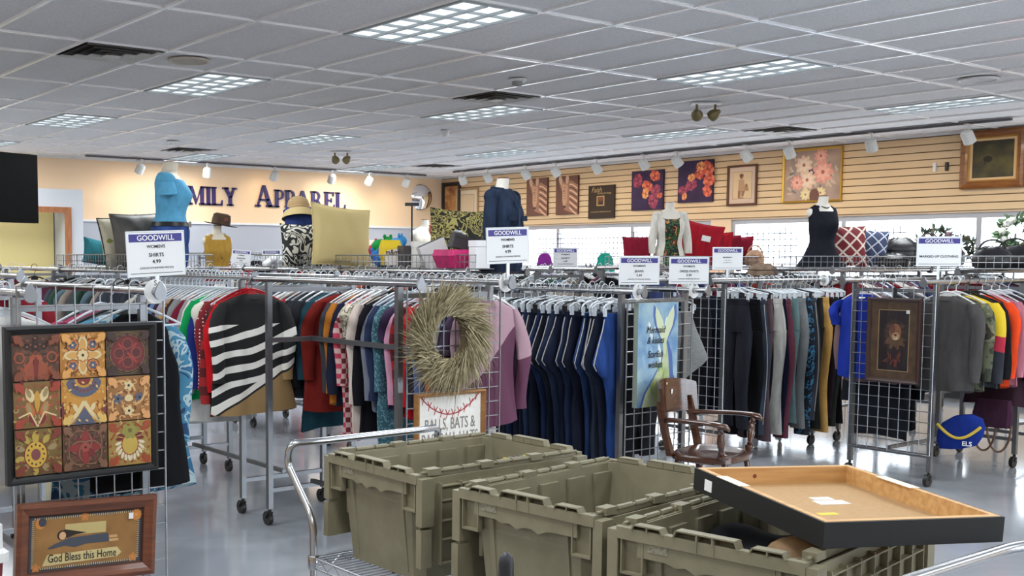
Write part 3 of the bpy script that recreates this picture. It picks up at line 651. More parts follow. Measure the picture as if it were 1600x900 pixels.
# ---- column A far rack, left rail: zebra sweater first
Aw = 'on the rack left of the zebra sweater'
place_tops(('x', 3.39), 1.48, [
 (5.935, 'wide', 'sweater', 'sweater', zebra, 'wide black and white zebra striped sweater with tan hem on rack end', 'red', dict(turn=-4, label='wide black and white zebra striped sweater with tan hem on rack end')),
 (6.00, 'long', 'shirt', 'shirt', C((196,26,34)), 'bright red shirt', 'red', dict(label='bright red shirt hanging directly behind the zebra sweater', collar=C((196,26,34)))),
 (6.075, 'long', 'shirt', 'shirt', buff, 'red and black buffalo plaid shirt', 'clear', dict(scale=(1.08,1,1.1))),
 (6.13, 'long', 'blouse', 'blouse', dots, 'dark red blouse with white dots'),
 (6.18, 'tee', 'blouse', 'blouse', flor, 'cream and black floral blouse'),
 (6.24, 'long', 'shirt', 'shirt', C((36,48,120)), 'royal blue shirt'),
 (6.29, 'long', 'hoodie', 'hoodie', C((18,150,82)), 'bright green hoodie', 'clear', dict(scale=(1.15,1,1))),
 (6.35, 'cardigan', 'cardigan', 'cardigan', C((222,224,220)), 'white cardigan'),
 (6.40, 'long', 'shirt', 'shirt', C((150,152,152)), 'heather grey shirt'),
 (6.45, 'long', 'shirt', 'shirt', C((112,28,50)), 'maroon shirt', 'clear', dict(scale=(1.12,1,1))),
 (6.50, 'cardigan', 'cardigan', 'cardigan', C((222,184,170)), 'pale pink cardigan'),
 (6.56, 'wide', 'sweater', 'sweater', C((136,138,138)), 'pewter grey sweater'),
 (6.62, 'long', 'shirt', 'shirt', C((60,40,44)), 'dark brown shirt'),
 (6.67, 'long', 'blouse', 'blouse', leop, 'leopard print blouse'),
 (6.73, 'tee', 'shirt', 'shirt', C((160,156,168)), 'pale lilac grey shirt'),
 (6.79, 'long', 'shirt', 'shirt', C((64,40,60)), 'plum shirt'),
 (6.85, 'long', 'shirt', 'shirt', C((100,128,172)), 'sky blue shirt'),
 (6.92, 'long', 'shirt', 'shirt', C((36,36,60)), 'ink navy shirt'),
 (6.99, 'tee', 'shirt', 'shirt', C((226,176,160)), 'peach pink shirt'),
 (7.06, 'long', 'shirt', 'shirt', C((110,44,46)), 'brick brown shirt'),
 (7.14, 'long', 'shirt', 'shirt', C((70,80,80)), 'smoky green shirt'),
 (7.22, 'tee', 'shirt', 'shirt', C((190,186,180)), 'stone coloured shirt')], Aw, 0, 'tops left of the zebra sweater', 5)
# ---- right rail of the wreath rack (and on to the rack behind)
Bw = 'on the rack left of the wreath'
place_tops(('x', 3.97), 1.475, [
 (4.43, 'long', 'shirt', 'shirt', zblock('cloth_plum_mauve', [(-1,(92,50,74)),(-.42,(170,138,150))], -.9)[0], 'plum raglan shirt', 'white', dict(label='plum and mauve two-tone raglan shirt hanging right of the wreath', sleeve=zblock('cloth_plum_sleeve', [(-1,(92,50,74)),(-.5,(170,138,150))], -.3)[0], turn=4)),
 (4.50, 'long', 'shirt', 'shirt', C((84,70,92)), 'mauve grey shirt', 'clear', dict(label='mauve grey shirt seen through the wreath')),
 (4.55, 'long', 'blouse', 'blouse', navy_fl, 'navy floral blouse', 'clear', dict(label='navy floral blouse behind the wire grid and wreath')),
 (4.60, 'cardigan', 'cardigan', 'cardigan', C((206,200,186)), 'cream cable cardigan'),
 (4.66, 'long', 'shirt', 'shirt', C((168,82,36)), 'rust orange shirt'),
 (4.72, 'tunic', 'shirt', 'shirt', C((88,106,150)), 'denim blue shirt'),
 (4.79, 'long', 'shirt', 'shirt', C((52,52,60)), 'charcoal top'),
 (4.85, 'long', 'shirt', 'shirt', C((190,30,44)), 'cherry red shirt'),
 (4.91, 'long', 'shirt', 'shirt', buff, 'second buffalo plaid shirt'),
 (4.97, 'long', 'shirt', 'shirt', C((206,150,176)), 'lilac pink shirt'),
 (5.03, 'tee', 'shirt', 'shirt', C((56,44,70)), 'dark violet tee'),
 (5.09, 'tunic', 'dress', 'dress', teal_sp, 'teal speckled dress'),
 (5.15, 'long', 'shirt', 'shirt', C((46,56,86)), 'navy blue shirt'),
 (5.21, 'long', 'shirt', 'shirt', C((120,126,140)), 'steel grey shirt'),
 (5.28, 'cardigan', 'cardigan', 'cardigan', C((26,26,32)), 'long black cardigan', 'black'),
 (5.35, 'cardigan', 'blouse', 'blouse', C((222,206,196)), 'pale cream blouse'),
 (5.42, 'tee', 'blouse', 'blouse', flor2, 'taupe leaf print blouse'),
 (5.50, 'tunic', 'shirt', 'shirt', pinkpl, 'pink plaid shirt'),
 (5.55, 'long', 'shirt', 'shirt', C((34,40,60)), 'midnight blue top'),
 (5.60, 'long', 'shirt', 'shirt', C((186,116,44)), 'mustard orange shirt'),
 (5.65, 'long', 'shirt', 'shirt', C((62,66,72)), 'graphite grey shirt'),
 (5.76, 'wide', 'sweater', 'sweater', C((122,36,30)), 'brick red henley', 'clear', dict(turn=-22)),
 (5.93, 'tunic', 'shirt', 'shirt', C((34,70,84)), 'dark teal tunic'),
 (6.02, 'long', 'shirt', 'shirt', C((44,46,52)), 'soot black shirt'),
 (6.09, 'long', 'shirt', 'shirt', C((56,60,66)), 'dark grey shirt'),
 (6.16, 'long', 'shirt', 'shirt', C((30,32,42)), 'blue black shirt'),
 (6.24, 'long', 'shirt', 'shirt', buff, 'third buffalo plaid shirt'),
 (6.32, 'tee', 'shirt', 'shirt', C((120,100,76)), 'camel shirt'),
 (6.40, 'long', 'shirt', 'shirt', C((196,194,188)), 'off white shirt')], Bw, 0, 'tops between the zebra sweater and the wreath', 5)
# ---- jeans
JB = [(30,54,104),(26,32,48),(36,44,58),(30,48,84),(22,26,40),(28,38,62),(24,30,48),(34,44,66),(22,26,38),(28,40,70),(24,30,44),(32,44,68),(22,28,44),(28,34,52),(24,36,62),(26,30,42),(32,40,60),(22,26,36)]
stitch = mat('stitch', (168,164,160), .8)
jn = ['bright blue jeans nearest the mermaid canvas', 'black jeans second from the mermaid canvas', 'faded charcoal jeans turned outward', 'dark blue jeans turned outward beside the charcoal pair']
for k in range(18):
    y = 4.70+.065*k; lb = jn[k] if k < 4 else 'dark denim jeans with pale seams in the tight row of jeans'
    pants('jeans', denim(JB[k]), lb, 'jeans', (5.23, y, 1.4185), random.uniform(-6,6)+(22 if k in (2,3) else 14 if k == 0 else 0), 'black' if k in (5,9,13) else 'clear', seed=k % 6, L=1.08+.04*(k % 3), lean='folded', group='dark jeans in the jeans row' if k > 3 else None, seam=stitch)
for k in range(14):
    pants('trousers', C([(28,28,34),(60,62,66),(40,44,60),(90,84,80)][k % 4]), ('black','grey','dark navy','taupe')[k % 4]+' trousers on the rail behind the mermaid canvas and grid', 'trousers', (5.83, 4.98+.09*k, 1.4185), random.uniform(-6,6), seed=k % 5, group='trousers behind the mermaid canvas')
pants('shorts', noisy('cloth_grey_stripe', (128,130,130), (112,114,114), 30, 2, .9, 0, (1,1,9)), 'grey pinstriped shorts hanging between the mermaid canvas and black trousers', 'shorts', (5.83, 4.67, 1.4185), 150, seed=2, L=.62, lean='folded')
# ---- dark trousers row
tr = [((36,38,46),'black pull-on trousers nearest the camera'),((16,16,20),'jet black trousers second in the row'),((52,60,74),'dark slate jeans third in the row'),((92,74,80),'dusty mauve trousers'),((24,24,28),'black trousers with white side stripe'),((190,190,184),'pale stone trousers'),((20,22,44),'navy trousers'),((110,60,74),'wine trousers'),((104,128,130),'grey teal trousers'),((28,30,40),'midnight print trousers'),((128,132,134),'light grey joggers'),(batik,'blue batik print trousers'),((58,60,68),'charcoal jeans'),((40,40,38),'dark olive trousers'),((124,98,88),'light brown trousers'),((206,160,90),'mustard tan trousers'),((40,30,38),'aubergine trousers'),((44,48,44),'deep green grey trousers'),((18,18,20),'plain black trousers at the far end'),((188,128,150),'pink trousers')]
for k, (c, n) in enumerate(tr):
    m = c if not isinstance(c, tuple) else (denim(c) if 'jeans' in n else C(c))
    x = 7.60+.068*k+(.04 if k else 0)
    pants('trousers', m, n+' in the dark trousers row', 'trousers', (x, 5.52, 1.4385), -90+random.uniform(-7,7)+(-14 if k == 0 else 0), 'black' if k in (3,11) else 'clear', seed=k % 5, L=(1.02,1.1,1.08,1.14)[k % 4], wide=.95, lean=0. if k % 5 != 4 else 'folded', group=None, seam=stitch if 'jeans' in n or k == 5 else None)
for k in range(8):
    pants('trousers', C([(28,28,30),(44,44,52),(22,26,40)][k % 3]), ('black','charcoal','navy')[k % 3]+' trousers on the back rail behind the dark trousers row', 'trousers', (7.68+.12*k, 6.08, 1.4385), -90+random.uniform(-7,7), seed=k % 5, group='trousers on the back rail of the trousers rack')
# ---- right rack
jk = zblock('cloth_yellow_red_black', [(-1,(34,36,46)),(-.44,(168,34,56)),(-.33,(206,176,34))], .25)[0]
place_tops(('y', 4.0), 1.44, [
 (7.90, 'long', 'shirt', 'shirt', C((78,76,76)), 'charcoal grey henley shirt', 'white', dict(turn=-4, label='charcoal grey henley shirt right of the framed lion picture')),
 (8.02, 'long', 'shirt', 'shirt', camo, 'green camouflage shirt', 'white', dict(label='green camouflage shirt behind the charcoal henley')),
 (8.16, 'jacket', 'jacket', 'jacket', jk, 'colour block jacket', 'black', dict(label='yellow, red and black colour block jacket on the right rack')),
 (8.30, 'long', 'jacket', 'jacket', C((24,24,28)), 'plain black jacket', 'black', dict(label='plain black jacket behind the yellow and red jacket')),
 (8.40, 'long', 'shirt', 'shirt', C((226,74,34)), 'bright orange shirt', 'clear', dict(label='bright orange long sleeved shirt at the right edge')),
 (8.54, 'long', 'shirt', 'shirt', C((176,112,128)), 'dusty rose striped shirt', 'clear', dict(label='dusty rose shirt behind the orange shirt')),
 (8.66, 'cardigan', 'shirt', 'shirt', C((60,40,50)), 'dark plum shirt', 'clear', dict(label='dark plum shirt behind the dusty rose shirt')),
 (8.80, 'long', 'shirt', 'shirt', C((40,42,48)), 'black fleece', 'clear', dict(label='black fleece farthest back on the right rack'))], '', -90, 'tops on the right rack', 5)
place_tops(('y', 4.6), 1.44, [
 (7.86, 'tee', 'jersey', 'jersey', C((30,52,150)), 'royal blue sports jersey', 'white', dict(turn=-10, label='royal blue sports jersey left of the framed lion picture', collar=WHITE)),
 (7.99, 'long', 'shirt', 'shirt', C((120,98,100)), 'taupe shirt', 'clear', dict(label='taupe shirt behind the framed lion picture')),
 (8.11, 'cardigan', 'coat', 'coat', C((34,36,44)), 'dark coat', 'clear', dict(scale=(1,1,1.28), label='dark coat behind the royal blue jersey')),
 (8.25, 'cardigan', 'coat', 'coat', C((24,26,30)), 'black coat', 'clear', dict(scale=(1,1,1.22), label='black coat at the back of the right rack')),
 (8.42, 'long', 'shirt', 'shirt', C((64,64,70)), 'iron grey shirt', 'clear', dict(label='iron grey shirt at the back of the right rack'))], '', -90, 'tops on the back rail of the right rack', 5)
# ---- clothes on the back racks: mostly only hangers and shoulders show
PN = ['charcoal','crimson','slate','pale grey','denim blue','khaki','black','plum','grey blue','terracotta','ivory','forest green']
PAL = [(40,42,50),(120,30,40),(70,74,84),(200,198,194),(60,70,110),(150,140,130),(28,28,32),(110,60,80),(90,110,120),(180,90,70),(220,214,206),(54,80,70)]
kinds = ['long','tee','long','cardigan']
for q, (x, y, rz, lb) in enumerate(BACK):
    if q in (4, 7): cnt = 4
    else: cnt = 9
    for side in (-1, 1):
        for k in range(cnt):
            p = .08+1.1*(k+random.uniform(-.2,.2))/max(1, cnt-1)
            loc = (x+side*.29, y+p, 1.5185) if rz == 0 else (x-p, y+side*.29, 1.5185)
            col = PAL[(q*5+k*3+side) % len(PAL)]; zone = 'left' if x < 3 else ('middle' if x < 8 else 'right')
            top(kinds[(k+q) % 4], 'shirt', C(col), '%s %s on the %s rail of the %s' % (PN[PAL.index(col)], ('shirt','tee','top','cardigan')[(k+q) % 4], ('left' if rz == 0 else 'far') if side < 0 else ('right' if rz == 0 else 'near'), lb.replace('chrome ','')), 'shirt', loc, rz+random.uniform(-8,8), ('clear','clear','white','black')[(k*7+q) % 4], seed=k % 4, group='clothes on the '+lb.replace('chrome ',''))
# ---------------------------------------------------------------- totes and cart in the foreground
TOTE = noisy('tote_plastic', (130,124,101), (121,115,93), 14, 4, .5, .05, spec=.4)
TL, TW, TH = .755, .505, .355
def rrect(hx, hy, c, z): return [(hx-c,-hy,z),(hx,-hy+c,z),(hx,hy-c,z),(hx-c,hy,z),(-hx+c,hy,z),(-hx,hy-c,z),(-hx,-hy+c,z),(-hx+c,-hy,z)]
def make_tote(label, x, y, rz, z):
    t = thing('storage_tote', label, 'storage tote', (x, y, z), rz, 'olive attached-lid totes on the cart')
    a, b = TL/2-.03, TW/2-.035; ta = .032
    tub = MB(); w = .006
    tub.loft([rrect(a-ta,b-ta*.7,.03,0), rrect(a-ta*.3,b-.7*ta*.3,.03,TH*.68), rrect(a-.012,b-.008,.03,TH*.7), rrect(a,b,.03,TH-.004), rrect(a-w,b-w,.028,TH-.004), rrect(a-ta*.3-w,b-.7*ta*.3-w,.028,TH*.69), rrect(a-ta-w,b-ta*.7-w,.028,.008)])
    for s in (-1, 1):                                   # vertical ribs pressed in the walls
        for q in (-.62, .62):
            tub.add([(s*(a-ta+.004),q*b-.008,.02),(s*(a-ta+.004),q*b+.008,.02),(s*(a+.004),q*b+.008,TH-.05),(s*(a+.004),q*b-.008,TH-.05),(s*(a-ta-.01),q*b-.012,.02),(s*(a-ta-.01),q*b+.012,.02),(s*(a-.01),q*b+.012,TH-.05),(s*(a-.01),q*b-.012,TH-.05)], [(0,1,2,3),(0,3,7,4),(1,5,6,2)])
        for q in range(5):                              # stepped panels inside the long walls
            xc = -a*.78+q*a*.39
            tub.box(xc-a*.12, xc+a*.12, min(s*(b-.006), s*(b-.02)), max(s*(b-.006), s*(b-.02)), TH*.42, TH-.03)
    obj('tub', tub, TOTE, t, smooth=False)
    rim = MB()
    for s in (-1, 1):
        rim.box(min(s*a, s*(a+.022)), max(s*a, s*(a+.022)), -TW/2+.01, TW/2-.01, TH-.012, TH)
        rim.box(min(s*(a+.016), s*(a+.022)), max(s*(a+.016), s*(a+.022)), -TW/2+.01, TW/2-.01, TH-.03, TH-.012)
        for yc, hw, hh in ((-.155,.045,.013),(0,.085,.019),(.155,.045,.013)):
            x0, x1 = sorted((s*(a-.004), s*(a+.026)))
            xi, xo = s*(a-.004), s*(a+.026); ti = .0035              # hollow raised tab, open on the outside
            for z_a, z_b, k_a, k_b in ((TH+hh-ti, TH+hh, .008, .01),): rim.add([(xi,yc-hw+k_a,z_a),(xo,yc-hw+k_a,z_a),(xo,yc+hw-k_a,z_a),(xi,yc+hw-k_a,z_a),(xi,yc-hw+k_b,z_b),(xo,yc-hw+k_b,z_b),(xo,yc+hw-k_b,z_b),(xi,yc+hw-k_b,z_b)], [(0,1,2,3),(4,5,6,7),(0,1,5,4),(1,2,6,5),(2,3,7,6),(3,0,4,7)])
            for q_ in (-1, 1): rim.add([(xi,yc+q_*hw,TH-.002),(xo,yc+q_*hw,TH-.002),(xo,yc+q_*(hw-.008),TH+hh),(xi,yc+q_*(hw-.008),TH+hh),(xi,yc+q_*(hw-ti),TH-.002),(xo,yc+q_*(hw-ti),TH-.002),(xo,yc+q_*(hw-.008-ti),TH+hh-.001),(xi,yc+q_*(hw-.008-ti),TH+hh-.001)], [(0,1,2,3),(7,6,5,4),(1,5,6,2),(0,3,7,4)])
            rim.box(min(xi, xi+s*ti), max(xi, xi+s*ti), yc-hw+.006, yc+hw-.006, TH-.002, TH+hh-.001)
            for w_ in ((-.02,.02) if hw > .06 else (0,)): rim.box(x0, x1-.002 if s > 0 else x1, yc+w_-.0015, yc+w_+.0015, TH-.002, TH+hh-.002)
        x0, x1 = sorted((s*b, s*(b+.02)))
        rim.box(-a, a, x0, x1, TH-.014, TH-.002)
    obj('rim', rim, TOTE, t, smooth=False)
    for s in (-1, 1):
        h = MB(); x0, x1 = sorted((s*(a-.002), s*(a+.018)))
        n = 14; pts = [(-.185, TH-.012)]+[(-.185+.37*k/n, TH-.07+(.007*math.sin(k*2.2) if 3 < k < 11 else 0)-.008*(1 if 3 < k < 11 else 0)) for k in range(n+1)]+[(.185, TH-.012)]
        st = len(h.v); h.poly([(p, q) for p, q in pts], 0, 1)
        for i in range(st, len(h.v)): p = h.v[i]; h.v[i] = (s*(a-.002) if p[1] > .5 else s*(a+.016), p[0], p[2])
        for k in (-.022, .022): h.box(min(s*a,s*(a+.024)), max(s*a,s*(a+.024)), k-.002, k+.002, TH-.03, TH+.012)
        obj('handle', h, TOTE, t, smooth=False)
        for q in (-.2, .2):
            c = MB()
            for yy in (q-.032, q+.028): c.box(x0, x1+.004 if s > 0 else x1, yy, yy+.004, TH-.115, TH-.012)
            c.box(x0, x1, q-.032, q+.032, TH-.119, TH-.113); c.box(x0, min(x0+.004,x1), q-.03, q+.03, TH-.113, TH-.012) if s > 0 else c.box(max(x1-.004,x0), x1, q-.03, q+.03, TH-.113, TH-.012)
            obj('corner_cup', c, TOTE, t, smooth=False)
        bx = MB()
        obj('maker_plate', MB().box(min(s*(a+.016),s*(a+.0175)), max(s*(a+.016),s*(a+.0175)), .1, .155, TH-.052, TH-.026), noisy('plate_plastic', (150,146,126), (112,108,90), 160, 2, .5), t, smooth=False)
    for s in (-1, 1):                                   # lid halves folded back, hanging outside the long sides
        yy = s*(b+.032); lid = MB(); Lh = .27
        lid.box(-a-.012, a+.012, yy-.003, yy+.003, TH-.02-Lh, TH-.012)
        e0, e1 = sorted((yy+s*.003, yy+s*.02))
        for zz in (TH-.04, TH-.085, TH-.15, TH-.21, TH-.02-Lh+.004): lid.box(-a+.06, a-.06, e0, e1, zz-.002, zz+.002)
        for k in range(8):
            xx = -a+.06+(2*a-.12)*k/7; lid.box(xx-.002, xx+.002, e0, e1, TH-.02-Lh, TH-.03)
        for k in (-1, 1): lid.box(min(k*(a-.03), k*(a+.02)), max(k*(a-.03), k*(a+.02)), min(e0,yy-.01), max(e1,yy+.01), TH-.16, TH-.01).box(min(k*(a-.02), k*(a+.022)), max(k*(a-.02), k*(a+.022)), min(e0,yy-.006), max(e1,yy+.006), TH-.02-Lh, TH-.17)
        obj('lid_half', lid, TOTE, t, smooth=False)
        hg = MB(); n = 9
        hg.cyl((-a,s*(b+.018),TH+.004), (a,s*(b+.018),TH+.004), .0045, 8)
        for k in range(n):
            xc = -a+.05+(2*a-.1)*k/(n-1); w2 = .034 if k % 2 else .026
            hg.tube([(xc-w2,s*(b+.016),TH+.004),(xc+w2,s*(b+.016),TH+.004)], .0085, 8)
            if k % 3 == 0: hg.box(xc-.025, xc+.025, min(s*(b-.004),s*(b+.03)), max(s*(b-.004),s*(b+.03)), TH-.006, TH+.014)
        obj('hinge', hg, TOTE, t)
    return t
CZ = .575
make_tote('olive plastic tote farthest from the camera, with disc cases inside', 2.475, 2.925, .5, CZ)
make_tote('empty olive plastic tote in the middle of the three on the cart', 2.49, 2.262, 6, CZ)
make_tote('olive plastic tote nearest the right, under the upturned picture frame', 2.52, 1.695, 9, CZ)
cart = thing('wire_cart', 'chrome wire shelf cart with bent tube handles carrying the olive totes', 'cart', (0, 0, 0))
cx0, cx1, cy0, cy1 = 2.06, 2.74, 1.30, 3.19; zs = CZ-.004
for name, z in (('wire_shelf', zs), ('wire_shelf', .14)):
    m = MB(); m.tube([(cx0,cy0,z-.006),(cx1,cy0,z-.006),(cx1,cy1,z-.006),(cx0,cy1,z-.006)], .004, 6, True).tube([(cx0,cy0,z-.04),(cx1,cy0,z-.04),(cx1,cy1,z-.04),(cx0,cy1,z-.04)], .004, 6, True)
    n = 70
    for k in range(1, n): yy = cy0+(cy1-cy0)*k/n; m.cyl((cx0,yy,z-.002), (cx1,yy,z-.002), .002, 5)
    for xx in (2.25, 2.44, 2.63): m.cyl((xx,cy0,z-.007), (xx,cy1,z-.007), .003, 5)
    for xx in (cx0, cx1): m.tube([(xx, cy0+(cy1-cy0)*k/46, z-.008 if k % 2 else z-.038) for k in range(47)], .002, 5)
    for yy in (cy0, cy1): m.tube([(cx0+(cx1-cx0)*k/18, yy, z-.008 if k % 2 else z-.038) for k in range(19)], .002, 5)
    obj(name, m, CHROME, cart)
for xx in (cx0, cx1):
    for yy in (cy0, cy1):
        p = obj('post', MB().cyl((xx,yy,.1), (xx,yy,.6), .0125, 14), CHROME, cart)
        obj('collar', MB().lathe([(.018,-.045),(.02,-.04),(.02,0),(.018,.004)], 16, (xx,yy,zs)), CHROME, p)
        c = obj('caster', MB().cyl((xx,yy,.08),(xx,yy,.11),.012).tube([(xx-.02,yy+.02,.05),(xx-.02,yy,.085),(xx+.02,yy,.085),(xx+.02,yy+.02,.05)], .006, 6), STEEL, cart)
        obj('wheel', MB().cyl((xx-.014,yy+.02,.05),(xx+.014,yy+.02,.05),.05,20), BLACK, c)
def bend(pts, r, k=6):
    """rounds the corners of a polyline"""
    P = [Vector(p) for p in pts]; o = [P[0]]
    for i in range(1, len(P)-1):
        a = (P[i-1]-P[i]); b = (P[i+1]-P[i]); d = min(r, a.length*.45, b.length*.45); A = P[i]+a.normalized()*d; B = P[i]+b.normalized()*d
        for q in range(k+1): f = q/k; o.append(A*(1-f)**2+P[i]*2*f*(1-f)+B*f*f)
    return o+[P[-1]]
for yy, s in ((cy1, 1), (cy0, -1)):
    zt = .945
    obj('push_handle', MB().tube(bend([(cx0,yy,.58),(cx0,yy,.70),(cx0,yy+s*.17,.87),(cx0,yy+s*.15,zt),(cx0+.1,yy+s*.13,zt),(cx1-.1,yy+s*.13,zt),(cx1,yy+s*.15,zt),(cx1,yy+s*.17,.87),(cx1,yy,.70),(cx1,yy,.58)], .09), .0135, 12), CHROME, cart)
# disc cases in the far tote
for k in range(7):
    c = [(40,44,54),(206,196,60),(150,150,156),(120,90,110),(90,110,120),(210,200,90),(190,190,186)][k]
    t = tag(obj('disc_case', MB().box(-.006,.006,-.07,.07,0,.19), [mat('case_%d' % k, c, .3)], loc=(2.60+.024*k, 2.80, CZ+.14), rot=(0,R(8),0), smooth=False), '%s plastic disc case standing in the far olive tote' % ['black','yellow','grey','mauve','teal grey','pale yellow','white'][k], 'disc case', 'disc cases in the far tote')
tag(obj('book_stack', MB().box(-.14,.14,-.1,.1,0,.13), mat('case_pile', (90,84,80), .6), loc=(2.66,2.80,CZ+.009), smooth=False), 'pile of flat cases under the upright disc cases in far tote', 'cases')
# upturned framed picture on the nearest tote
pine = noisy('pine_wood', (210,166,108), (190,142,86), 4, 6, .55, .05, (1,14,14)); board = noisy('brown_board', (182,146,102), (177,141,97), 60, 2, .8)
t = thing('picture_frame', 'upturned deep black picture frame showing its pine back on the totes', 'picture frame', (2.60, 1.575, CZ+TH+.024), -22, rx=2.2, ry=1.5)
w, d, h = .485/2, .565/2, .06
m = MB()
for a in ((-w,w,-d,-d+.006),(-w,w,d-.006,d),(-w,-w+.006,-d+.006,d-.006),(w-.006,w,-d+.006,d-.006)): m.box(*a, 0, h)
obj('outer_edge', m, mat('frame_black', (13,13,15), .6), t, smooth=False)
m = MB()
for a in ((-w+.006,w-.006,-d+.006,-d+.022),(-w+.006,w-.006,d-.022,d-.006),(-w+.006,-w+.022,-d+.022,d-.022),(w-.022,w-.006,-d+.022,d-.022)): m.box(*a, .012, h+.001)
obj('pine_batten', m, pine, t, smooth=False)
obj('backing_board', MB().box(-w+.006,w-.006,-d+.006,d-.006,.006,.014), board, t, smooth=False)
for a, c in (((-.02,.07,.035,.075),(226,226,222)),((-.005,.055,.08,.11),(222,222,218)),((-.09,-.035,-.06,-.04),(226,200,70))): obj('sticker', MB().box(*a,.014,.0146), mat('sticker_%d' % c[2], c, .7), t, smooth=False)
for a in ((-w-.001,-w+.03,.06,.17),(w-.03,w+.001,.0,.13)): obj('masking_tape', MB().box(*a,h+.001,h+.0022), mat('tape', (226,218,196), .7), t, smooth=False)
obj('price_label', MB().box(-w-.0012,-w,.19,.225,.012,.042), WHITE, t, smooth=False)
obj('knot', MB().cyl((-.07,d-.0225,.038),(-.07,d-.021,.038),.006,12), mat('knot', (120,60,34), .6), t)
t = thing('bag', 'brown leather bag lying inside the tote below the upturned frame', 'bag', (2.40, 1.54, CZ+.245), 20)
obj('bag_body', MB().ball((0,0,.05), (.06,.09,.06), 16, 10), noisy('leather_tan', (150,116,76), (96,66,40), 12, 6, .7, .2), t)
tag(obj('clothing_bundle', MB().grid(lambda u, v: (-.3+.6*u, -.19+.38*v, .268+.03*math.sin(9*u+2)*math.cos(7*v)-.05*abs(u-.5)), 24, 18), cloth((20,20,24)), loc=(2.52,1.695,CZ+.01), rot=(0,0,R(9))), 'black clothing heaped inside the tote under the frame', 'clothing', kind='stuff')
t = thing('pole', 'black rounded grip end of a pole in front of the middle tote', 'pole', (1.505, 1.62, 0))
obj('pole_tube', MB().cyl((0,0,.02),(0,0,.9),.011), STEEL, t); obj('grip', MB().lathe([(.014,.86),(.0155,.88),(.0155,.99),(.013,1.004),(.006,1.012),(.001,1.013)], 18), mat('rubber', (34,36,42), .5), t); obj('foot', MB().lathe([(.12,0),(.12,.012),(.02,.022),(.012,.03)], 24), STEEL, t)
# red box with white lid at lower left
t = thing('storage_box', 'white lidded red storage box at the lower left corner', 'storage box', (.905, 3.84, 0), 0)
obj('box_body', MB().loft([rrect(.2,.17,.02,0), rrect(.235,.2,.02,.6)]), mat('box_red', (120,26,34), .5), t, smooth=False)
obj('lid', MB().loft([rrect(.25,.215,.02,.6), rrect(.25,.215,.02,.63), rrect(.235,.2,.02,.64), rrect(.235,.2,.02,.72), rrect(.2,.17,.02,.73)]), WHT, t, smooth=False)
# ---------------------------------------------------------------- wooden armchair
wood = noisy('chair_wood', (58,31,19), (80,45,27), 5, 7, .22, .02, (1,1,9), coat=.5, distort=1.)
t = thing('wooden_armchair', 'dark varnished wooden armchair before the mermaid canvas', 'chair', (5.545, 4.175, 0), 16); t.scale = (.97, .86, 1)
seat = MB()
def so(a):
    c, s = math.cos(a), math.sin(a); return (.255*math.copysign(abs(c)**.6, c), .235*math.copysign(abs(s)**.6, s))
n = 40; ring = lambda k, z, f=0: [(x*k, y*k, z-(.0)) for x, y in [so(2*PI*q/n) for q in range(n)]]
seat.loft([ring(.93,.405), ring(1,.415), ring(1,.44), ring(.96,.449)], cap=False)
top_r = [ring(.96,.449), ring(.85,.447), ring(.65,.434), ring(.35,.432), ring(.02,.436)]; seat.loft(top_r, cap=False); seat.add(ring(.93,.405), [tuple(reversed(range(n)))])
obj('seat', seat, wood, t)
def turned(p0, p1, prof):
    a, b = Vector(p0), Vector(p1); m = MB(); L = (b-a).length; m.lathe([(r, f*L) for f, r in prof], 16)
    q = Vector((0,0,1)).rotation_difference((b-a).normalized()).to_matrix().to_4x4(); return m.xf(Matrix.Translation(a) @ q)
legp = [(0,.013),(.1,.016),(.2,.022),(.26,.026),(.3,.018),(.33,.026),(.36,.018),(.6,.025),(.75,.022),(.8,.027),(.84,.018),(1,.02)]
for sx, sy in ((-1,-1),(1,-1),(-1,1),(1,1)): obj('leg', turned((sx*.235, sy*.225, 0), (sx*.18, sy*.165, .408), legp), wood, t)
for sx in (-1, 1): obj('stretcher', turned((sx*.215, -.2, .16), (sx*.215, .2, .16), [(0,.009),(.5,.016),(1,.009)]), wood, t)
obj('stretcher', turned((-.212, 0, .16), (.212, 0, .16), [(0,.009),(.5,.016),(1,.009)]), wood, t)
for s in (-1, 1):
    m = MB(); pts = [(s*.215,.2,.43),(s*.225,.235,.55),(s*.23,.262,.66),(s*.228,.28,.75)]
    rg = []
    for (x, y, z), (hw, hd) in zip(pts, ((.026,.02),(.022,.02),(.026,.02),(.024,.016))): rg.append([(x-hw,y-hd,z),(x+hw,y-hd,z),(x+hw,y+hd,z),(x-hw,y+hd,z)])
    obj('back_post', m.loft(rg), wood, t, smooth=False)
    arm = MB(); ap = [(.225,.255,.64,.018,.017),(.245,.18,.648,.02,.015),(.27,.05,.652,.024,.014),(.285,-.08,.655,.03,.014),(.29,-.16,.652,.036,.016),(.287,-.215,.640,.03,.018),(.283,-.235,.628,.016,.012)]
    arm.loft([[(s*x+hw*math.cos(2*PI*k/14), y, z+hh*math.sin(2*PI*k/14)) for k in range(14)] for x, y, z, hw, hh in ap])
    obj('armrest', arm, wood, t)
    obj('arm_post', turned((s*.225,-.165,.44), (s*.283,-.17,.645), [(0,.02),(.08,.03),(.13,.03),(.16,.016),(.2,.024),(.24,.016),(.5,.027),(.7,.02),(.76,.016),(.8,.024),(.85,.016),(1,.018)]), wood, t)
def crest(u, v, off):
    x = (-.265+.53*u); z = .655+.19*v-(.012 if v > .9 else 0)*(abs(u-.5)*2)**6+.02*v*(1-(2*u-1)**2); y = .29-.16*(1-(2*u-1)**2)*(-.42)+.02*v+off-.085*(2*u-1)**2*.6
    return (x, y, z)
m = MB(); nu, nv = 24, 8
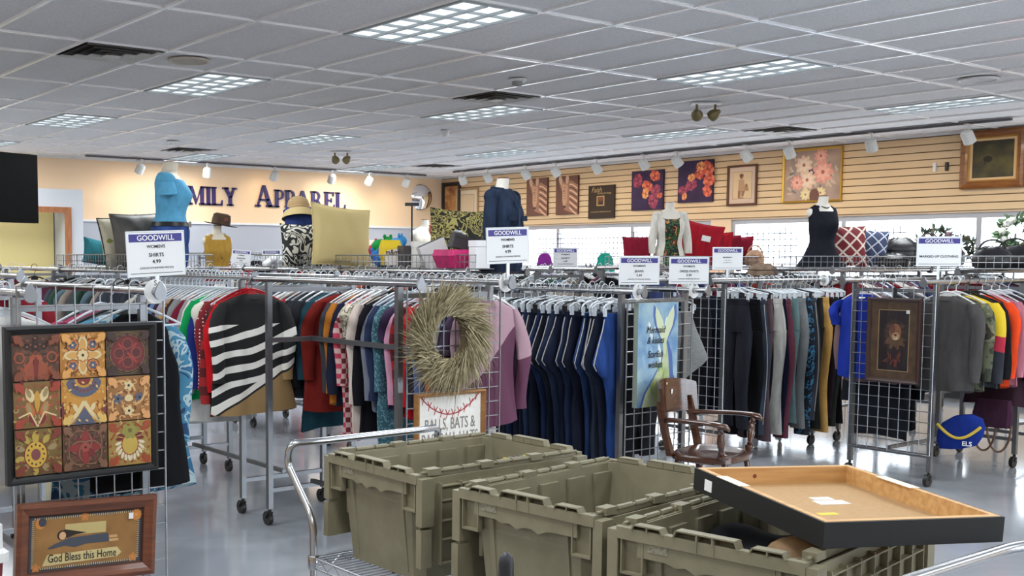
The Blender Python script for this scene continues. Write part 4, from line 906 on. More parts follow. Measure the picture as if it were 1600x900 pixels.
m.grid(lambda u, v: crest(u, v, -.011), nu, nv); m.grid(lambda u, v: crest(1-u, v, .011), nu, nv)
for f in (lambda u, v: crest(u, 1, -.011+.022*v), lambda u, v: crest(1-u, 0, -.011+.022*v), lambda u, v: crest(0, 1-u, .011-.022*(1-v)), lambda u, v: crest(1, u, -.011+.022*v)): m.grid(f, nu, 1)
cr = obj('crest_rail', m, wood, t)
hx, hy, hz = crest(.24, .62, -.0118)
obj('hand_hole', MB().tube([(hx-.012,hy+.001,hz-.03),(hx-.006,hy,hz-.012),(hx-.002,hy-.001,hz+.012),(hx-.006,hy,hz+.03)], [.006,.011,.011,.006], 8), DARK, cr)
px, py, pz = crest(.66, .6, -.0125); obj('price_sticker', MB().box(px-.014,px+.014,py-.001,py+.0,pz-.014,pz+.014), WHITE, cr, smooth=False)
px, py, pz = crest(.56, .85, -.0125); obj('price_sticker', MB().box(px-.008,px+.008,py-.001,py+.0,pz-.007,pz+.007), mat('sticker_tan', (200,180,140), .7), cr, smooth=False)
# ---------------------------------------------------------------- framed pictures and canvases, local origin at lower left, facing -y
def frame_m(name, w, h, fw, dep, m, parent, step=True):
    f = MB(); prof = [(0,0),(0,-dep),(fw*.35,-dep*1.15),(fw*.6,-dep*.9),(fw,-dep*.6),(fw,0)]
    rg = []
    for sx, sz, ox, oz in ((1,1,0,0),(-1,1,w,0),(-1,-1,w,h),(1,-1,0,h)): rg.append([(ox+sx*a, y, oz+sz*a) for a, y in prof])
    f.loft(rg, closed=True); return obj(name, f, m, parent, smooth=False)
PB = {}
def canvas(parent, w, h, d, m, name='canvas'): return obj(name, MB().box(0, w, -d, 0, 0, h), m, parent, smooth=False)
# big nine tile picture
t = thing('framed_picture', 'large black framed picture of nine ornate tiles at far left', 'framed picture', (1.334, 4.235, .73), 0)
W_, H_ = .622, .608
frame_m('frame', W_, H_, .03, .03, mat('frame_jet', (26,26,28), .5), t)
obj('frame_back', MB().box(.02, W_-.02, -.012, 0, .02, H_-.02), DARK, t, smooth=False)
A = Art(-.013); cw, ch = (W_-.06)/3, (H_-.06)/3
O, Y, D, RD, BL, CR, OL, BK = (172,104,52), (186,140,58), (74,46,36), (112,40,38), (82,86,104), (206,186,140), (110,96,52), (46,34,30)
grounds = [noisy('tile_ground_%d' % i, a, b, 9, 8, .6) for i, (a, b) in enumerate((((92,64,46),(70,48,38)), ((184,132,60),(160,104,48)), ((84,68,50),(70,52,42)), ((134,100,54),(110,84,46)), ((176,112,44),(190,136,58)), ((160,110,62),(134,94,52)), ((120,98,50),(94,70,40)), ((90,64,44),(80,54,40)), ((160,130,66),(136,104,56))))]
for i in range(9):
    c, r_ = i % 3, 2-i//3; x0, z0 = .03+c*cw, .03+r_*ch; xc, zc = x0+cw/2, z0+ch/2; e = .0018
    A.rect(x0+e, x0+cw-e, z0+e, z0+ch-e, grounds[i]); s = cw/2
    rt_ = random.Random(i+11); cols_ = (((130,66,46),(60,40,36)), ((200,150,90),(110,74,40)), ((104,48,44),(60,44,42)), ((160,74,52),(176,150,96)), ((206,160,84),(130,70,40)), ((206,160,104),(110,62,40)), ((126,60,42),(150,130,66)), ((112,70,56),(62,42,38)), ((176,84,52),(196,170,110)))[i]
    for k in range(22):
        ax, az, rr_, a0_ = rt_.uniform(.06,.94)*s, rt_.uniform(-.9,.9)*s, rt_.uniform(.06,.16)*s, rt_.uniform(0,6.28)
        for sg in (-1, 1):
            A.line([(xc+sg*(min(.9*s, ax)+.8*rr_*(1-.5*f)*math.cos(a0_+4.2*f)), zc+az+.8*rr_*(1-.5*f)*math.sin(a0_+4.2*f)) for f in (0,.2,.4,.6,.8,1)], .0038, cols_[k % 2])
            if k % 3 == 0: A.petal(xc+sg*min(.8*s, ax), zc+az*.9, .022, .01, a0_ if sg > 0 else PI-a0_, cols_[1-k % 2])
    if i == 0:
        for sg in (-1, 1):
            A.line([(xc+sg*s*(.12+.75*f*math.cos(f*4)), zc-s*.2+s*.75*f*math.sin(f*5)) for f in [k/14 for k in range(15)]], .011, (150,76,52))
            for q in range(4): A.petal(xc+sg*s*.1, zc-s*.9, s*.8, s*.22, PI/2-sg*(.2+.32*q), (140,72,48))
            A.flower(xc+sg*s*.35, zc+s*.45, s*.17, 6, BK, (150,76,52)); A.ring(xc+sg*s*.68, zc+s*.0, s*.2, .007, (150,76,52))
        A.flower(xc, zc+s*.45, s*.2, 6, BK, (150,76,52)); A.flower(xc, zc+s*.78, s*.14, 6, BK, O); A.petal(xc, zc-s*.9, s*.95, s*.2, PI/2, RD)
    elif i == 1:
        for a in range(4):
            A.petal(xc, zc, s*.85, s*.42, a*PI/2, CR); A.petal(xc, zc, s*.72, s*.3, a*PI/2, (196,150,84)); q = PI/4+a*PI/2
            A.ell(xc+s*.62*math.cos(q), zc+s*.62*math.sin(q), s*.26, s*.26, (186,110,50)); A.flower(xc+s*.62*math.cos(q), zc+s*.62*math.sin(q), s*.19, 6, BL, CR)
            A.ring(xc+s*.62*math.cos(q), zc+s*.62*math.sin(q), s*.27, .003, BK)
        A.ell(xc, zc, s*.28, s*.28, O); A.flower(xc, zc, s*.25, 8, CR, BK)
    elif i == 2:
        A.ell(xc, zc, s*.86, s*.86, (70,44,40)); A.ell(xc, zc, s*.76, s*.76, (102,38,38)); A.ring(xc, zc, s*.8, .004, (120,90,70)); A.ring(xc, zc, s*.9, .003, OL)
        for a in range(4): A.petal(xc, zc, s*.66, s*.5, a*PI/2, (82,36,36)); A.ring(xc+s*.4*math.cos(a*PI/2), zc+s*.4*math.sin(a*PI/2), s*.22, .004, (140,70,60)); A.line([(xc,zc),(xc+s*.6*math.cos(PI/4+a*PI/2),zc+s*.6*math.sin(PI/4+a*PI/2))], .009, (150,56,46))
    elif i == 3:
        for sg in (-1, 1):
            for q, zz in enumerate((.45, -.15)):
                A.petal(xc+sg*s*.42, zc+s*(zz+.28), s*.65, s*.36, -PI/2-sg*.35, CR if (q+sg) % 2 else O); A.petal(xc+sg*s*.42, zc+s*(zz+.24), s*.42, s*.2, -PI/2-sg*.35, (150,130,90))
            A.petal(xc+sg*s*.75, zc+s*.75, s*.3, s*.2, PI/2+sg*.6, RD); A.petal(xc+sg*s*.1, zc-s*.85, s*.5, s*.22, PI/2-sg*.5, RD)
            A.line([(xc,zc-s*.9),(xc+sg*s*.3,zc-s*.3),(xc+sg*s*.8,zc-s*.5)], .006, CR)
        A.petal(xc, zc-s*.3, s*.9, s*.25, PI/2, Y)
    elif i == 4:
        n = 15; hf = lambda a_, b_, c_: A.poly([(xc+s*a_*math.cos(-PI*k/16), zc+s*.96-s*b_*math.sin(PI*k/16)) for k in range(17)], c_); hf(.88, .82, Y)
        for k in range(n-2): a = -PI*(k+1)/(n-1); A.ell(xc+s*.64*math.cos(a), zc+s*.9+s*.58*math.sin(a), s*.15, s*.15, BL, n=10)
        hf(.68, .64, BL); hf(.4, .38, Y); hf(.3, .28, (120,50,50))
        for k in range(9): a = -PI*(k+1)/10; A.flower(xc+s*.52*math.cos(a), zc+s*.92+s*.48*math.sin(a), s*.07, 5, (120,60,60), BK)
        A.line([(xc-s*.75,zc-s*.95),(xc-s*.3,zc-s*.5),(xc,zc+s*.0),(xc+s*.3,zc-s*.5),(xc+s*.75,zc-s*.95)], .016, CR); A.poly([(xc-s*.5,zc-s*.97),(xc,zc-s*.25),(xc+s*.5,zc-s*.97)], BL)
        for sg in (-1, 1): A.petal(xc+sg*s*.3, zc-s*.45, s*.4, s*.2, PI/2-sg*.4, CR); A.ell(xc+sg*s*.93, zc-s*.35, s*.06, s*.35, (110,50,60))
    elif i == 5:
        for a in range(8):
            q = a*PI/4; (A.flower(xc+s*.5*math.cos(q), zc+s*.55*math.sin(q), s*.24, 5, CR if a % 4 == 2 else BL, BK) if a % 2 == 0 else A.line([(xc+s*(.4+.5*f)*math.cos(q+f*1.4), zc+s*(.4+.5*f)*math.sin(q+f*1.4)) for f in [k/8 for k in range(9)]], .009, (204,160,100)))
        A.ell(xc, zc, s*.2, s*.15, CR)
    elif i == 6:
        for k in range(9): a = PI*.1+k*.62; A.petal(xc-s*.1+s*.5*math.cos(a), zc-s*.05+s*.5*math.sin(a), s*.42, s*.26, a, (170,150,70) if k % 2 else (150,130,90))
        A.ell(xc-s*.12, zc-s*.1, s*.5, s*.58, RD); A.ell(xc-s*.12, zc-s*.1, s*.46, s*.54, (196,158,62)); A.petal(xc-s*.12, zc+s*.3, s*.6, s*.3, PI/2, (176,150,64))
        A.ell(xc-s*.12, zc-s*.1, s*.2, s*.24, (120,66,66))
        for k in range(12): a = k*PI/6; A.ell(xc-s*.12+s*.34*math.cos(a), zc-s*.1+s*.41*math.sin(a), s*.04, s*.05, (60,50,40), n=8)
    elif i == 7:
        for k in range(4): A.ring(xc+s*.32*math.cos(PI/4+k*PI/2), zc+s*.32*math.sin(PI/4+k*PI/2), s*.5, .006, (120,90,70)); A.petal(xc, zc, s*.75, s*.35, k*PI/2, (130,48,44)); A.petal(xc, zc, s*.6, s*.3, PI/4+k*PI/2, (110,44,42)); A.flower(xc+s*.7*math.cos(k*PI/2+PI/4), zc+s*.7*math.sin(k*PI/2+PI/4), s*.18, 5, (96,70,56), RD)
        A.flower(xc, zc, s*.22, 6, (150,70,60), BK)
    else:
        for sg in (-1, 1):
            for k in range(8): a = -PI/2+sg*(.25+.32*k); A.petal(xc+s*.38*math.cos(a), zc-s*.05+s*.45*math.sin(a), s*.34, s*.14, a-sg*.6, (214,200,170) if k < 6 else RD)
            A.line([(xc+sg*s*.2,zc+s*.9),(xc+sg*s*.6,zc+s*.6),(xc+sg*s*.85,zc+s*.2)], .005, (150,60,40))
        A.ell(xc, zc-s*.05, s*.4, s*.48, (150,60,40)); A.ell(xc, zc-s*.05, s*.36, s*.44, (188,160,76)); A.flower(xc, zc+s*.55, s*.4, 7, (140,136,66), OL, PI/2)
for i in range(9):
    x0, z0 = .03+(i % 3)*cw, .03+(2-i//3)*ch; dk = ((120,66,46),(206,150,84),(60,44,40),(150,60,44),(206,170,96),(206,150,96),(120,54,40),(120,86,64),(150,70,40))[i]
    for qx in (0, 1):
        for qz in (0, 1):
            if i == 4 and qz: continue
            ox, oz, sx_, sz_ = x0+qx*cw, z0+qz*ch, 1-2*qx, 1-2*qz
            A.petal(ox+sx_*.008, oz+sz_*.008, .05, .02, math.atan2(sz_, sx_), dk)
            for dl_ in (-.5, .5): A.petal(ox+sx_*.006, oz+sz_*.006, .034, .012, math.atan2(sz_, sx_)+dl_, dk)
    for k in range(16):
        a = 2*PI*k/16; A.petal(x0+cw/2+cw*.40*math.cos(a)*(1 if abs(math.cos(a)) < .8 else 1.08), z0+ch/2+ch*.40*math.sin(a), .014, .008, a+1.2, dk)
A.done('painted_tiles', t)
# home blessing picture
t = thing('framed_picture', 'brown framed sampler picture lettered God Bless this Home at lower left', 'framed picture', (1.352, 4.235, .325), 0, ry=3)
W_, H_ = .58, .33
frame_m('frame', W_, H_, .05, .03, noisy('frame_walnut', (120,66,38), (94,48,28), 6, 5, .35, .02, (1,1,8), coat=.3), t)
frame_m('inner_lip', W_-.09, H_-.09, .012, .016, mat('lip_brown', (70,40,26), .4), t).location = (.045, 0, .045)
A = Art(-.008); A.rect(.05, W_-.05, .05, H_-.05, (58,64,76)); A.rect(.075, W_-.075, .07, H_-.07, noisy('sampler_ochre', (160,118,66), (138,98,52), 9, 6, .7))
for k in range(48): x = .078+(W_-.156)*k/47; A.rect(x-.0022, x+.0022, .062, .07, (200,176,128)); A.rect(x-.0022, x+.0022, H_-.07, H_-.062, (200,176,128))
for k in range(24): z = .074+(H_-.148)*k/23; A.rect(.066, .075, z-.0018, z+.0018, (200,176,128)); A.rect(W_-.075, W_-.066, z-.0018, z+.0018, (200,176,128))
A.rect(.2, .37, .19, .235, (196,176,118)); A.poly([(.11,.075),(.42,.085),(.44,.1),(.42,.125),(.13,.118)], (204,186,132))
A.poly([(.13,.145),(.16,.16),(.22,.18),(.38,.185),(.385,.15),(.29,.15),(.24,.14),(.2,.15),(.14,.14)], (70,76,88)); A.rect(.385, .42, .165, .175, (206,160,110)); A.rect(.385, .425, .15, .16, (206,160,110))
A.poly([(.17,.2),(.2,.215),(.29,.195),(.24,.19),(.21,.18)], BK); A.ell(.188, .192, .02, .02, BK); A.ell(.19, .19, .014, .016, (214,170,130)); A.ell(.1, .245, .02, .022, (200,128,60)); A.ell(.108, .25, .016, .018, (58,64,76))
A.flower(W_-.08, H_-.08, .024, 10, (200,128,60), (214,150,76)); A.flower(W_/2-.01, H_-.07, .02, 5, (190,124,64), (200,140,76), PI/2); A.flower(W_-.09, .075, .02, 5, (190,124,64), (200,140,76), PI/2); A.flower(.085, .07, .02, 5, (190,124,64), (200,140,76), PI/2)
A.done('sampler_print', t); text('lettering', 'God Bless this Home', .046, BLACK, t, .275, .102, A.front()-.0008, sx=.72)
obj('price_sticker', MB().box(W_-.115,W_-.095,-.0135,-.013,H_-.095,H_-.07), WHITE, t, smooth=False)
# baseball sign
t = thing('wall_sign', 'wood framed white baseball sign hung below the dried grass wreath', 'sign', (3.40, 4.345, .475), 0)
oak = noisy('frame_oak', (166,118,66), (144,98,52), 6, 5, .5, .02, (1,1,6)); W_, H_ = .45, .45
frame_m('frame', W_, H_, .02, .035, oak, t); obj('sign_board', MB().box(.015,W_-.015,-.015,0,.015,H_-.015), noisy('board_white', (228,226,220), (218,215,208), 30, 4, .7), t, smooth=False)
A = Art(-.016); arc_ = [(.03+.39*f, H_-.075+.0+.10*(2*f-1)**2-.04) for f in [k/20 for k in range(21)]]; A.line(arc_, .006, (160,40,50))
for k in range(1, 20, 2): x, z = arc_[k]; A.line([(x-.012,z+.026),(x,z),(x+.014,z+.02)], .005, (160,40,50)); A.line([(x-.008,z-.022),(x,z)], .005, (160,40,50))
A.done('stitching', t); sg = mat('sign_grey', (128,120,114), .8)
for k, s_ in enumerate(('BALLS, BATS &', 'BASEBALL HATS', 'ALL AROUND')[:2]): text('lettering', s_, .085, sg, t, W_/2, .285-.075*k, -.0165, sx=.62)
# mermaid canvas
t = thing('canvas_print', 'tall mermaid tail canvas hung on the wire grid beside the jeans', 'canvas', (5.265, 4.56, .69), 0)
W_, H_, dd = .372, .64, .035
canvas(t, W_, H_, dd, mat('canvas_edge', (140,150,140), .8))
A = Art(-dd-.0005); A.rect(0, W_, 0, H_, noisy('mermaid_ground', (156,182,190), (100,138,176), 7, 5, .8)); mg = noisy('mermaid_green', (150,168,112), (186,196,158), 10, 6, .8)
for k in range(12): A.petal(W_*random.uniform(.2,.8), H_*random.uniform(.3,.76), .12, .03, random.uniform(1.2,1.95), (206,218,216) if k % 2 else (134,166,196))
blue = (74,98,160); half = lambda o: [(W_*(.12+o),0),(W_*(.2+o*.8),H_*.12),(W_*(.42+o*.6),H_*.28),(W_*(.60+o*.5),H_*.42),(W_*(.66+o*.3),H_*.56),(W_*(.62+o*.2),H_*.64)]
A.poly([(0,0)]+half(-.06)+[(W_*.75,H_*.64),(W_*.86,H_*.5),(W_*.9,H_*.3),(W_,H_*.2),(W_,0)], blue); A.poly([(0,0)]+half(0)+[(W_*.7,H_*.64),(W_*.76,H_*.5),(W_*.8,H_*.3),(W_*.82,H_*.1),(W_*.8,0)], mg)
for g_, c_ in ((1.25, blue), (1., (196,206,172))):
    fx = lambda p: [(W_*(.66+(x-.66)*g_), H_*(.76+(z-.76)*(1+(g_-1)*.35))) for x, z in p]
    A.poly(fx([(.64,.58),(.55,.68),(.46,.78),(.42,.88),(.43,.965),(.52,.91),(.61,.83),(.66,.74),(.68,.6)]), c_); A.poly(fx([(.64,.6),(.66,.74),(.70,.83),(.78,.91),(.88,.975),(.9,.88),(.86,.78),(.76,.68),(.68,.58)]), c_)
A.poly([(W_*.6,H_*.66),(W_*.72,H_*.66),(W_*.70,H_*.5),(W_*.64,H_*.5)], (186,198,160))
for k in range(12): A.petal(W_*random.uniform(.35,.7), H_*random.uniform(.05,.35), .07, .015, random.uniform(1,2), ((186,190,110),(120,150,96))[k % 2])
A.done('mermaid_print', t)
for k, s_ in enumerate(('Mermaid', '& kisses', 'Starfish', 'wishes')): text('lettering', s_, .062, BLACK, t, W_*.42, H_*(.74-.10*k-(.035 if k > 1 else 0)), -dd-.005, sx=.78, shear=.35)
# lion picture, faces -x
t = thing('framed_picture', 'dark framed picture of a lion hung on the right wire grid', 'framed picture', (7.705, 4.468, .715), -90)
W_, H_ = .40, .61
frame_m('frame', W_, H_, .03, .022, mat('frame_mahogany', (52,30,26), .35, coat=.3), t); A = Art(-.01)
A.rect(.02, W_-.02, .02, H_-.02, noisy('mat_bronze', (92,68,46), (74,54,38), 20, 4, .6)); A.rect(.085, W_-.085, .085, H_-.085, (168,142,98)); A.rect(.09, W_-.09, .09, H_-.09, noisy('lion_dark', (42,28,30), (30,20,24), 6, 5, .5))
lx, lz = W_/2+.012, H_*.6
A.ell(lx, lz-.005, .07, .088, (62,42,36))
for k in range(40): a = k*2*PI/40; A.petal(lx+.035*math.cos(a), lz-.01+.045*math.sin(a), .055+.012*math.sin(k*3), .016, a-.25, (50+k % 3*8, 34+k % 3*5, 30))
for k in range(22): a = -PI*(.08+.84*k/21); A.petal(lx+.02*math.cos(a), lz-.035+.02*math.sin(a), .062+.02*math.sin(k*5), .016, a, (84+k % 3*10,60+k % 3*8,44))
A.ell(lx, lz+.0, .045, .06, (134,88,58)); A.ell(lx-.02, lz+.02, .02, .035, (104,58,44)); A.ell(lx+.005, lz-.03, .03, .028, (170,134,96)); A.ell(lx+.002, lz-.045, .02, .012, (200,178,146))
for s_ in (-1, 1): A.ell(lx+s_*.05, lz+.045, .015, .013, (80,54,42)); A.ell(lx+s_*.02, lz+.012, .007, .005, BK); A.ell(lx+s_*.02+.001, lz+.013, .003, .003, (190,140,60))
A.poly([(lx-.012,lz-.015),(lx+.016,lz-.015),(lx+.002,lz-.032)], BK); A.line([(lx+.002,lz-.03),(lx+.002,lz-.042),(lx-.014,lz-.046)], .003, BK)
for k in range(14): A.petal(lx+random.uniform(-.05,.05), H_*.27+random.uniform(-.015,.02), .05, .008, random.uniform(0,6.28), (116,52,34))
A.done('lion_print', t); obj('price_sticker', MB().box(W_-.11,W_-.085,-.014,-.0135,H_-.11,H_-.085), WHITE, t, smooth=False); obj('glass', MB().box(.03,W_-.03,-.0165,-.016,.03,H_-.03), glass, t, smooth=False)
obj('hanging_clip', MB().box(W_/2-.014,W_/2+.01,-.012,0,H_,H_+.07), BLACK, t, smooth=False)
# slatted wall pictures
XS = XW-.033
def wallpic(y0, z0, w, h, name, label, cat): return thing(name, label, cat, (XS, y0, z0), -90)
zw = (206,168,140)
for y0, lb in ((13.48, 'left of the two zebra head canvases on the slatted wall'), (12.81, 'right of the two zebra head canvases on the slatted wall')):
    w, h = .475, .605; t = wallpic(y0, 2.295, w, h, 'canvas_print', lb, 'canvas'); canvas(t, w, h, .035, mat('canvas_brown', (98,62,50), .8)); A = Art(-.0355)
    A.rect(0, w, 0, h, (108,70,56)); A.poly([(w*.2,h),(w*.42,h*.82),(w*.7,h*.88),(w,h*.75),(w,0),(w*.75,.02),(w*.4,h*.12),(w*.3,h*.3),(w*.32,h*.55),(w*.15,h*.8)], (160,116,92)); A.poly([(w*.2,h*.95),(w*.3,h*.8),(w*.55,h*.76),(w*.52,h*.35),(w*.4,h*.15),(w*.3,h*.35),(w*.3,h*.6)], (196,152,122))
    for s_ in (.24, .5): A.petal(w*s_, h*.78, h*.24, w*.16, PI/2+(.2 if s_ < .3 else -.1), zw)
    for k in range(9): A.line([(w*.62,h*(.78-.075*k)),(w*.78,h*(.76-.085*k)),(w*.98,h*(.66-.085*k))], .02, (226,188,156) if k % 2 == 0 else (96,58,48))
    for k in range(5): A.line([(w*.36,h*(.7-.07*k)),(w*.46,h*(.68-.07*k))], .008, (110,74,60))
    A.ell(w*.36, h*.6, .012, .008, BK); A.ell(w*.4, h*.2, .03, .02, (70,44,40)); A.done('zebra_print', t)
w, h = .52, .5; t = wallpic(12.11, 2.215, w, h, 'canvas_print', 'dark brown text canvas with small square picture on the slatted wall', 'canvas'); canvas(t, w, h, .035, mat('canvas_dark', (60,46,36), .8)); A = Art(-.0355); A.rect(w*.33, w*.63, h*.38, h*.68, (196,160,100)); A.rect(w*.36, w*.6, h*.41, h*.65, (120,70,40)); A.poly([(w*.4,h*.41),(w*.44,h*.55),(w*.5,h*.5),(w*.55,h*.58),(w*.58,h*.41)], BK); A.done('small_print', t)
gl = mat('text_gold', (190,160,110), .7); text('lettering', 'Faith', .11, gl, t, w*.32, h*.86, -.0365, shear=.3); text('lettering', 'the hope for things', .045, gl, t, w*.62, h*.76, -.0365, shear=.2, sx=.8); text('lettering', 'and assurance of what we do not see', .034, gl, t, w*.5, h*.2, -.0365, shear=.2, sx=.8)
for y0, z0, w, h, lb, fl in ((11.25, 2.31, .585, .575, 'lower left rose canvas on purple ground on the slatted wall', ((.2,.75,.16,0),(.75,.85,.15,1),(.5,.6,.15,1),(.78,.5,.14,0),(.45,.42,.12,2),(.7,.22,.17,0),(.9,.35,.08,1))), (10.4, 2.39, .59, .58, 'upper right rose canvas on purple ground on the slatted wall', ((.85,.78,.18,1),(.65,.85,.12,2),(.9,.5,.15,1),(.4,.42,.15,0),(.15,.3,.12,0),(.62,.66,.12,1),(.85,.25,.13,1),(.2,.15,.08,2),(.4,.6,.1,2)))):
    t = wallpic(y0, z0, w, h, 'canvas_print', lb, 'canvas'); canvas(t, w, h, .035, mat('canvas_violet', (60,40,66), .8)); A = Art(-.0355); A.rect(0, w, 0, h, noisy('rose_ground', (66,46,84), (50,34,66), 5, 4, .8))
    for a, b, r_, k in fl:
        cs = (((150,50,84),(176,74,96),(120,34,60)), ((206,84,60),(226,120,84),(168,56,40)), ((226,140,80),(240,176,110),(190,90,50)))[k]
        q0 = a*17; sq = lambda q_: r_*w*(1+.16*math.sin(q_*5+q0))
        for q in range(9): u_ = q0+q*2*PI/9; A.petal(a*w+r_*w*.25*math.cos(u_), b*h+r_*w*.25*math.sin(u_), sq(q)*.8, sq(q)*.7, u_, cs[(0,1,2,0,1)[q % 5]])
        for q in range(6): u_ = q0+.5+q*2*PI/6; A.petal(a*w+r_*w*.1*math.cos(u_), b*h+r_*w*.1*math.sin(u_), sq(q)*.55, sq(q)*.45, u_+.4, cs[(1,0,1,2)[q % 4]])
        for q in range(4): A.petal(a*w, b*h, r_*w*.28, r_*w*.2, q0+q*1.6, cs[2])
        A.ell(a*w, b*h, r_*w*.09, r_*w*.07, (60,20,30), n=8)
    A.done('rose_print', t)
w, h = .465, .545; t = wallpic(9.58, 2.315, w, h, 'framed_picture', 'brown framed sepia drawing of a seated child on the slatted wall', 'framed picture'); frame_m('frame', w, h, .03, .03, mat('frame_brown', (96,58,36), .45), t); A = Art(-.01); A.rect(.02,w-.02,.02,h-.02,(216,190,168)); A.rect(.08,w-.08,.09,h-.09,(160,120,90)); A.rect(.086,w-.086,.096,h-.096,(220,192,150))
sk = (150,104,76); A.ell(w*.47,h*.72,.03,.036,sk); A.ell(w*.47,h*.745,.033,.02,(110,72,50)); A.poly([(w*.38,h*.64),(w*.56,h*.64),(w*.6,h*.42),(w*.56,h*.34),(w*.36,h*.34)],(186,146,110)); A.poly([(w*.36,h*.36),(w*.46,h*.36),(w*.44,h*.2),(w*.36,h*.2)],sk); A.poly([(w*.48,h*.36),(w*.6,h*.36),(w*.54,h*.22),(w*.48,h*.22)],sk); A.ell(w*.64,h*.48,.02,.03,(140,96,70)); A.poly([(w*.58,h*.46),(w*.7,h*.46),(w*.72,h*.36),(w*.58,h*.36)],(170,130,96)); A.ell(w*.46,h*.19,.05,.008,(170,130,96)); A.done('drawing', t)
w, h = .835, .68; t = wallpic(8.73, 2.32, w, h, 'framed_picture', 'gold framed painting of pink lilies on the slatted wall', 'framed picture'); frame_m('frame', w, h, .025, .03, mat('frame_gold', (206,164,66), .3, .7), t); A = Art(-.01); A.rect(.02,w-.02,.02,h-.02,noisy('lily_ground',(190,164,146),(160,138,128),4,5,.7))
for k in range(40): A.petal(w*random.uniform(.12,.88), h*random.uniform(.15,.85), .09, .03, random.uniform(0,6.28), random.choice(((150,140,134),(200,184,160),(120,116,120),(206,178,160))))
for k in range(8): A.petal(w*.52, h*.45, .18, .05, random.uniform(.3,2.8), (70,74,96))
for a, b, r_, k in ((.64,.85,.1,0),(.36,.7,.13,1),(.68,.55,.15,0),(.42,.42,.13,1),(.25,.38,.1,0),(.4,.15,.08,2),(.65,.17,.08,2)): A.flower(a*w, b*h, r_, 9, ((226,156,140),(226,196,170),(220,204,150))[k], (200,120,90), k, .5); A.flower(a*w, b*h, r_*.7, 7, ((236,180,164),(234,212,190),(228,214,170))[k], (180,100,80), k+.3, .5)
A.ell(w*.55,h*.12,.07,.09,(110,70,60)); A.done('lily_painting', t)
w, h = .68, .645; t = wallpic(6.43, 2.39, w, h, 'framed_picture', 'wide gold wood framed dark landscape painting at right edge', 'framed picture'); frame_m('frame', w, h, .085, .06, noisy('frame_gilt',(150,96,40),(120,70,28),5,5,.35,.02,(1,1,6),coat=.3), t); A = Art(-.02); A.rect(.06,w-.06,.06,h-.06,(222,188,140)); A.rect(.118,w-.118,.118,h-.118,noisy('landscape',(96,88,40),(46,42,26),5,7,.5,lo=.3,hi=.6))
A.ell(w*.42,h*.5,.05,.035,(40,34,20)); A.line([(w*.36,h*.4),(w*.42,h*.55),(w*.47,h*.5)],.012,(40,34,20)); A.done('landscape_painting', t); frame_m('inner_lip', w-.15, h-.15, .018, .04, mat('lip_gold',(196,150,80),.4,.5), t).location = (.075,0,.075)
w, h = .5, 1.05; t = wallpic(15.68, 1.9, w, h, 'framed_picture', 'tall dark framed brown picture beside the wall corner', 'framed picture'); frame_m('frame', w, h, .07, .03, mat('frame_espresso',(40,28,22),.4), t); A = Art(-.012); A.rect(.05,w-.05,.05,h-.05,noisy('amber_art',(206,150,90),(130,74,40),6,7,.6,distort=1.)); A.done('picture_print', t)
w, h = .6, .75; t = wallpic(15.3, 2.08, w, h, 'framed_picture', 'pale framed picture with cream mat right of the corner picture', 'framed picture'); frame_m('frame', w, h, .04, .025, mat('frame_champagne',(170,140,100),.4,.2), t); A = Art(-.01); A.rect(.03,w-.03,.03,h-.03,(232,214,184)); A.rect(.11,w-.11,.11,h-.11,(150,110,80)); A.rect(.118,w-.118,.118,h-.118,(226,200,160)); A.done('picture_print', t)
for y0, c in ((6.74, WHT), (6.60, BLACK)): tag(obj('wall_hook', MB().box(XS-.03,XS,y0-.015,y0+.015,2.61,2.71), c, smooth=False), ('white' if c is WHT else 'black')+' hook on the slatted wall left of the gold landscape', 'hook')
# ---------------------------------------------------------------- dried grass wreath
t = thing('wreath', 'round dried grass wreath hanging on the wire grid panel', 'wreath', (3.575, 4.31, 1.205), 0)
obj('wreath_ring', MB().tube([(.15*math.cos(2*PI*k/36), .0, .15*math.sin(2*PI*k/36)) for k in range(36)], .04, 8, True), mat('twig', (96,84,60), .9), t)
blades = [noisy('grass_%d' % i, c, c2, 40, 2, .85) for i, (c, c2) in enumerate((((164,152,118),(132,120,90)), ((194,184,152),(166,154,120)), ((136,128,94),(110,102,72))))]
m = MB(); rg = random.Random(3)
for k in range(2600):
    m.k = rg.choice((0,0,1,2)); a = rg.uniform(0, 2*PI); rr = .15+rg.uniform(-.045,.045); p = Vector((rr*math.cos(a), rg.uniform(-.06,.02), rr*math.sin(a)))
    tan = Vector((-math.sin(a), 0, math.cos(a))); rad = Vector((math.cos(a), 0, math.sin(a))); L_ = rg.uniform(.09,.17)*(1.35 if rg.random() < .12 else 1)
    d = (tan*rg.uniform(-1.1,-.5)+rad*rg.uniform(.15,.95)+Vector((0,rg.uniform(-.4,.1),0))).normalized(); bow = Vector((0,0,-.02))+rad*.01; wv = d.cross(Vector((rg.uniform(-1,1),1,rg.uniform(-1,1)))).normalized()*rg.uniform(.0013,.0028)
    q1 = p+d*L_*.55; q2 = p+d*L_+bow*rg.uniform(0,1.6)
    m.add([p-wv,p+wv,q1+wv,q1-wv,q2], [(0,1,2,3),(3,2,4)])
obj('dried_grass', m, blades, t, smooth=False)
DWIRE = mat('dark_wire', (70,72,78), .6)
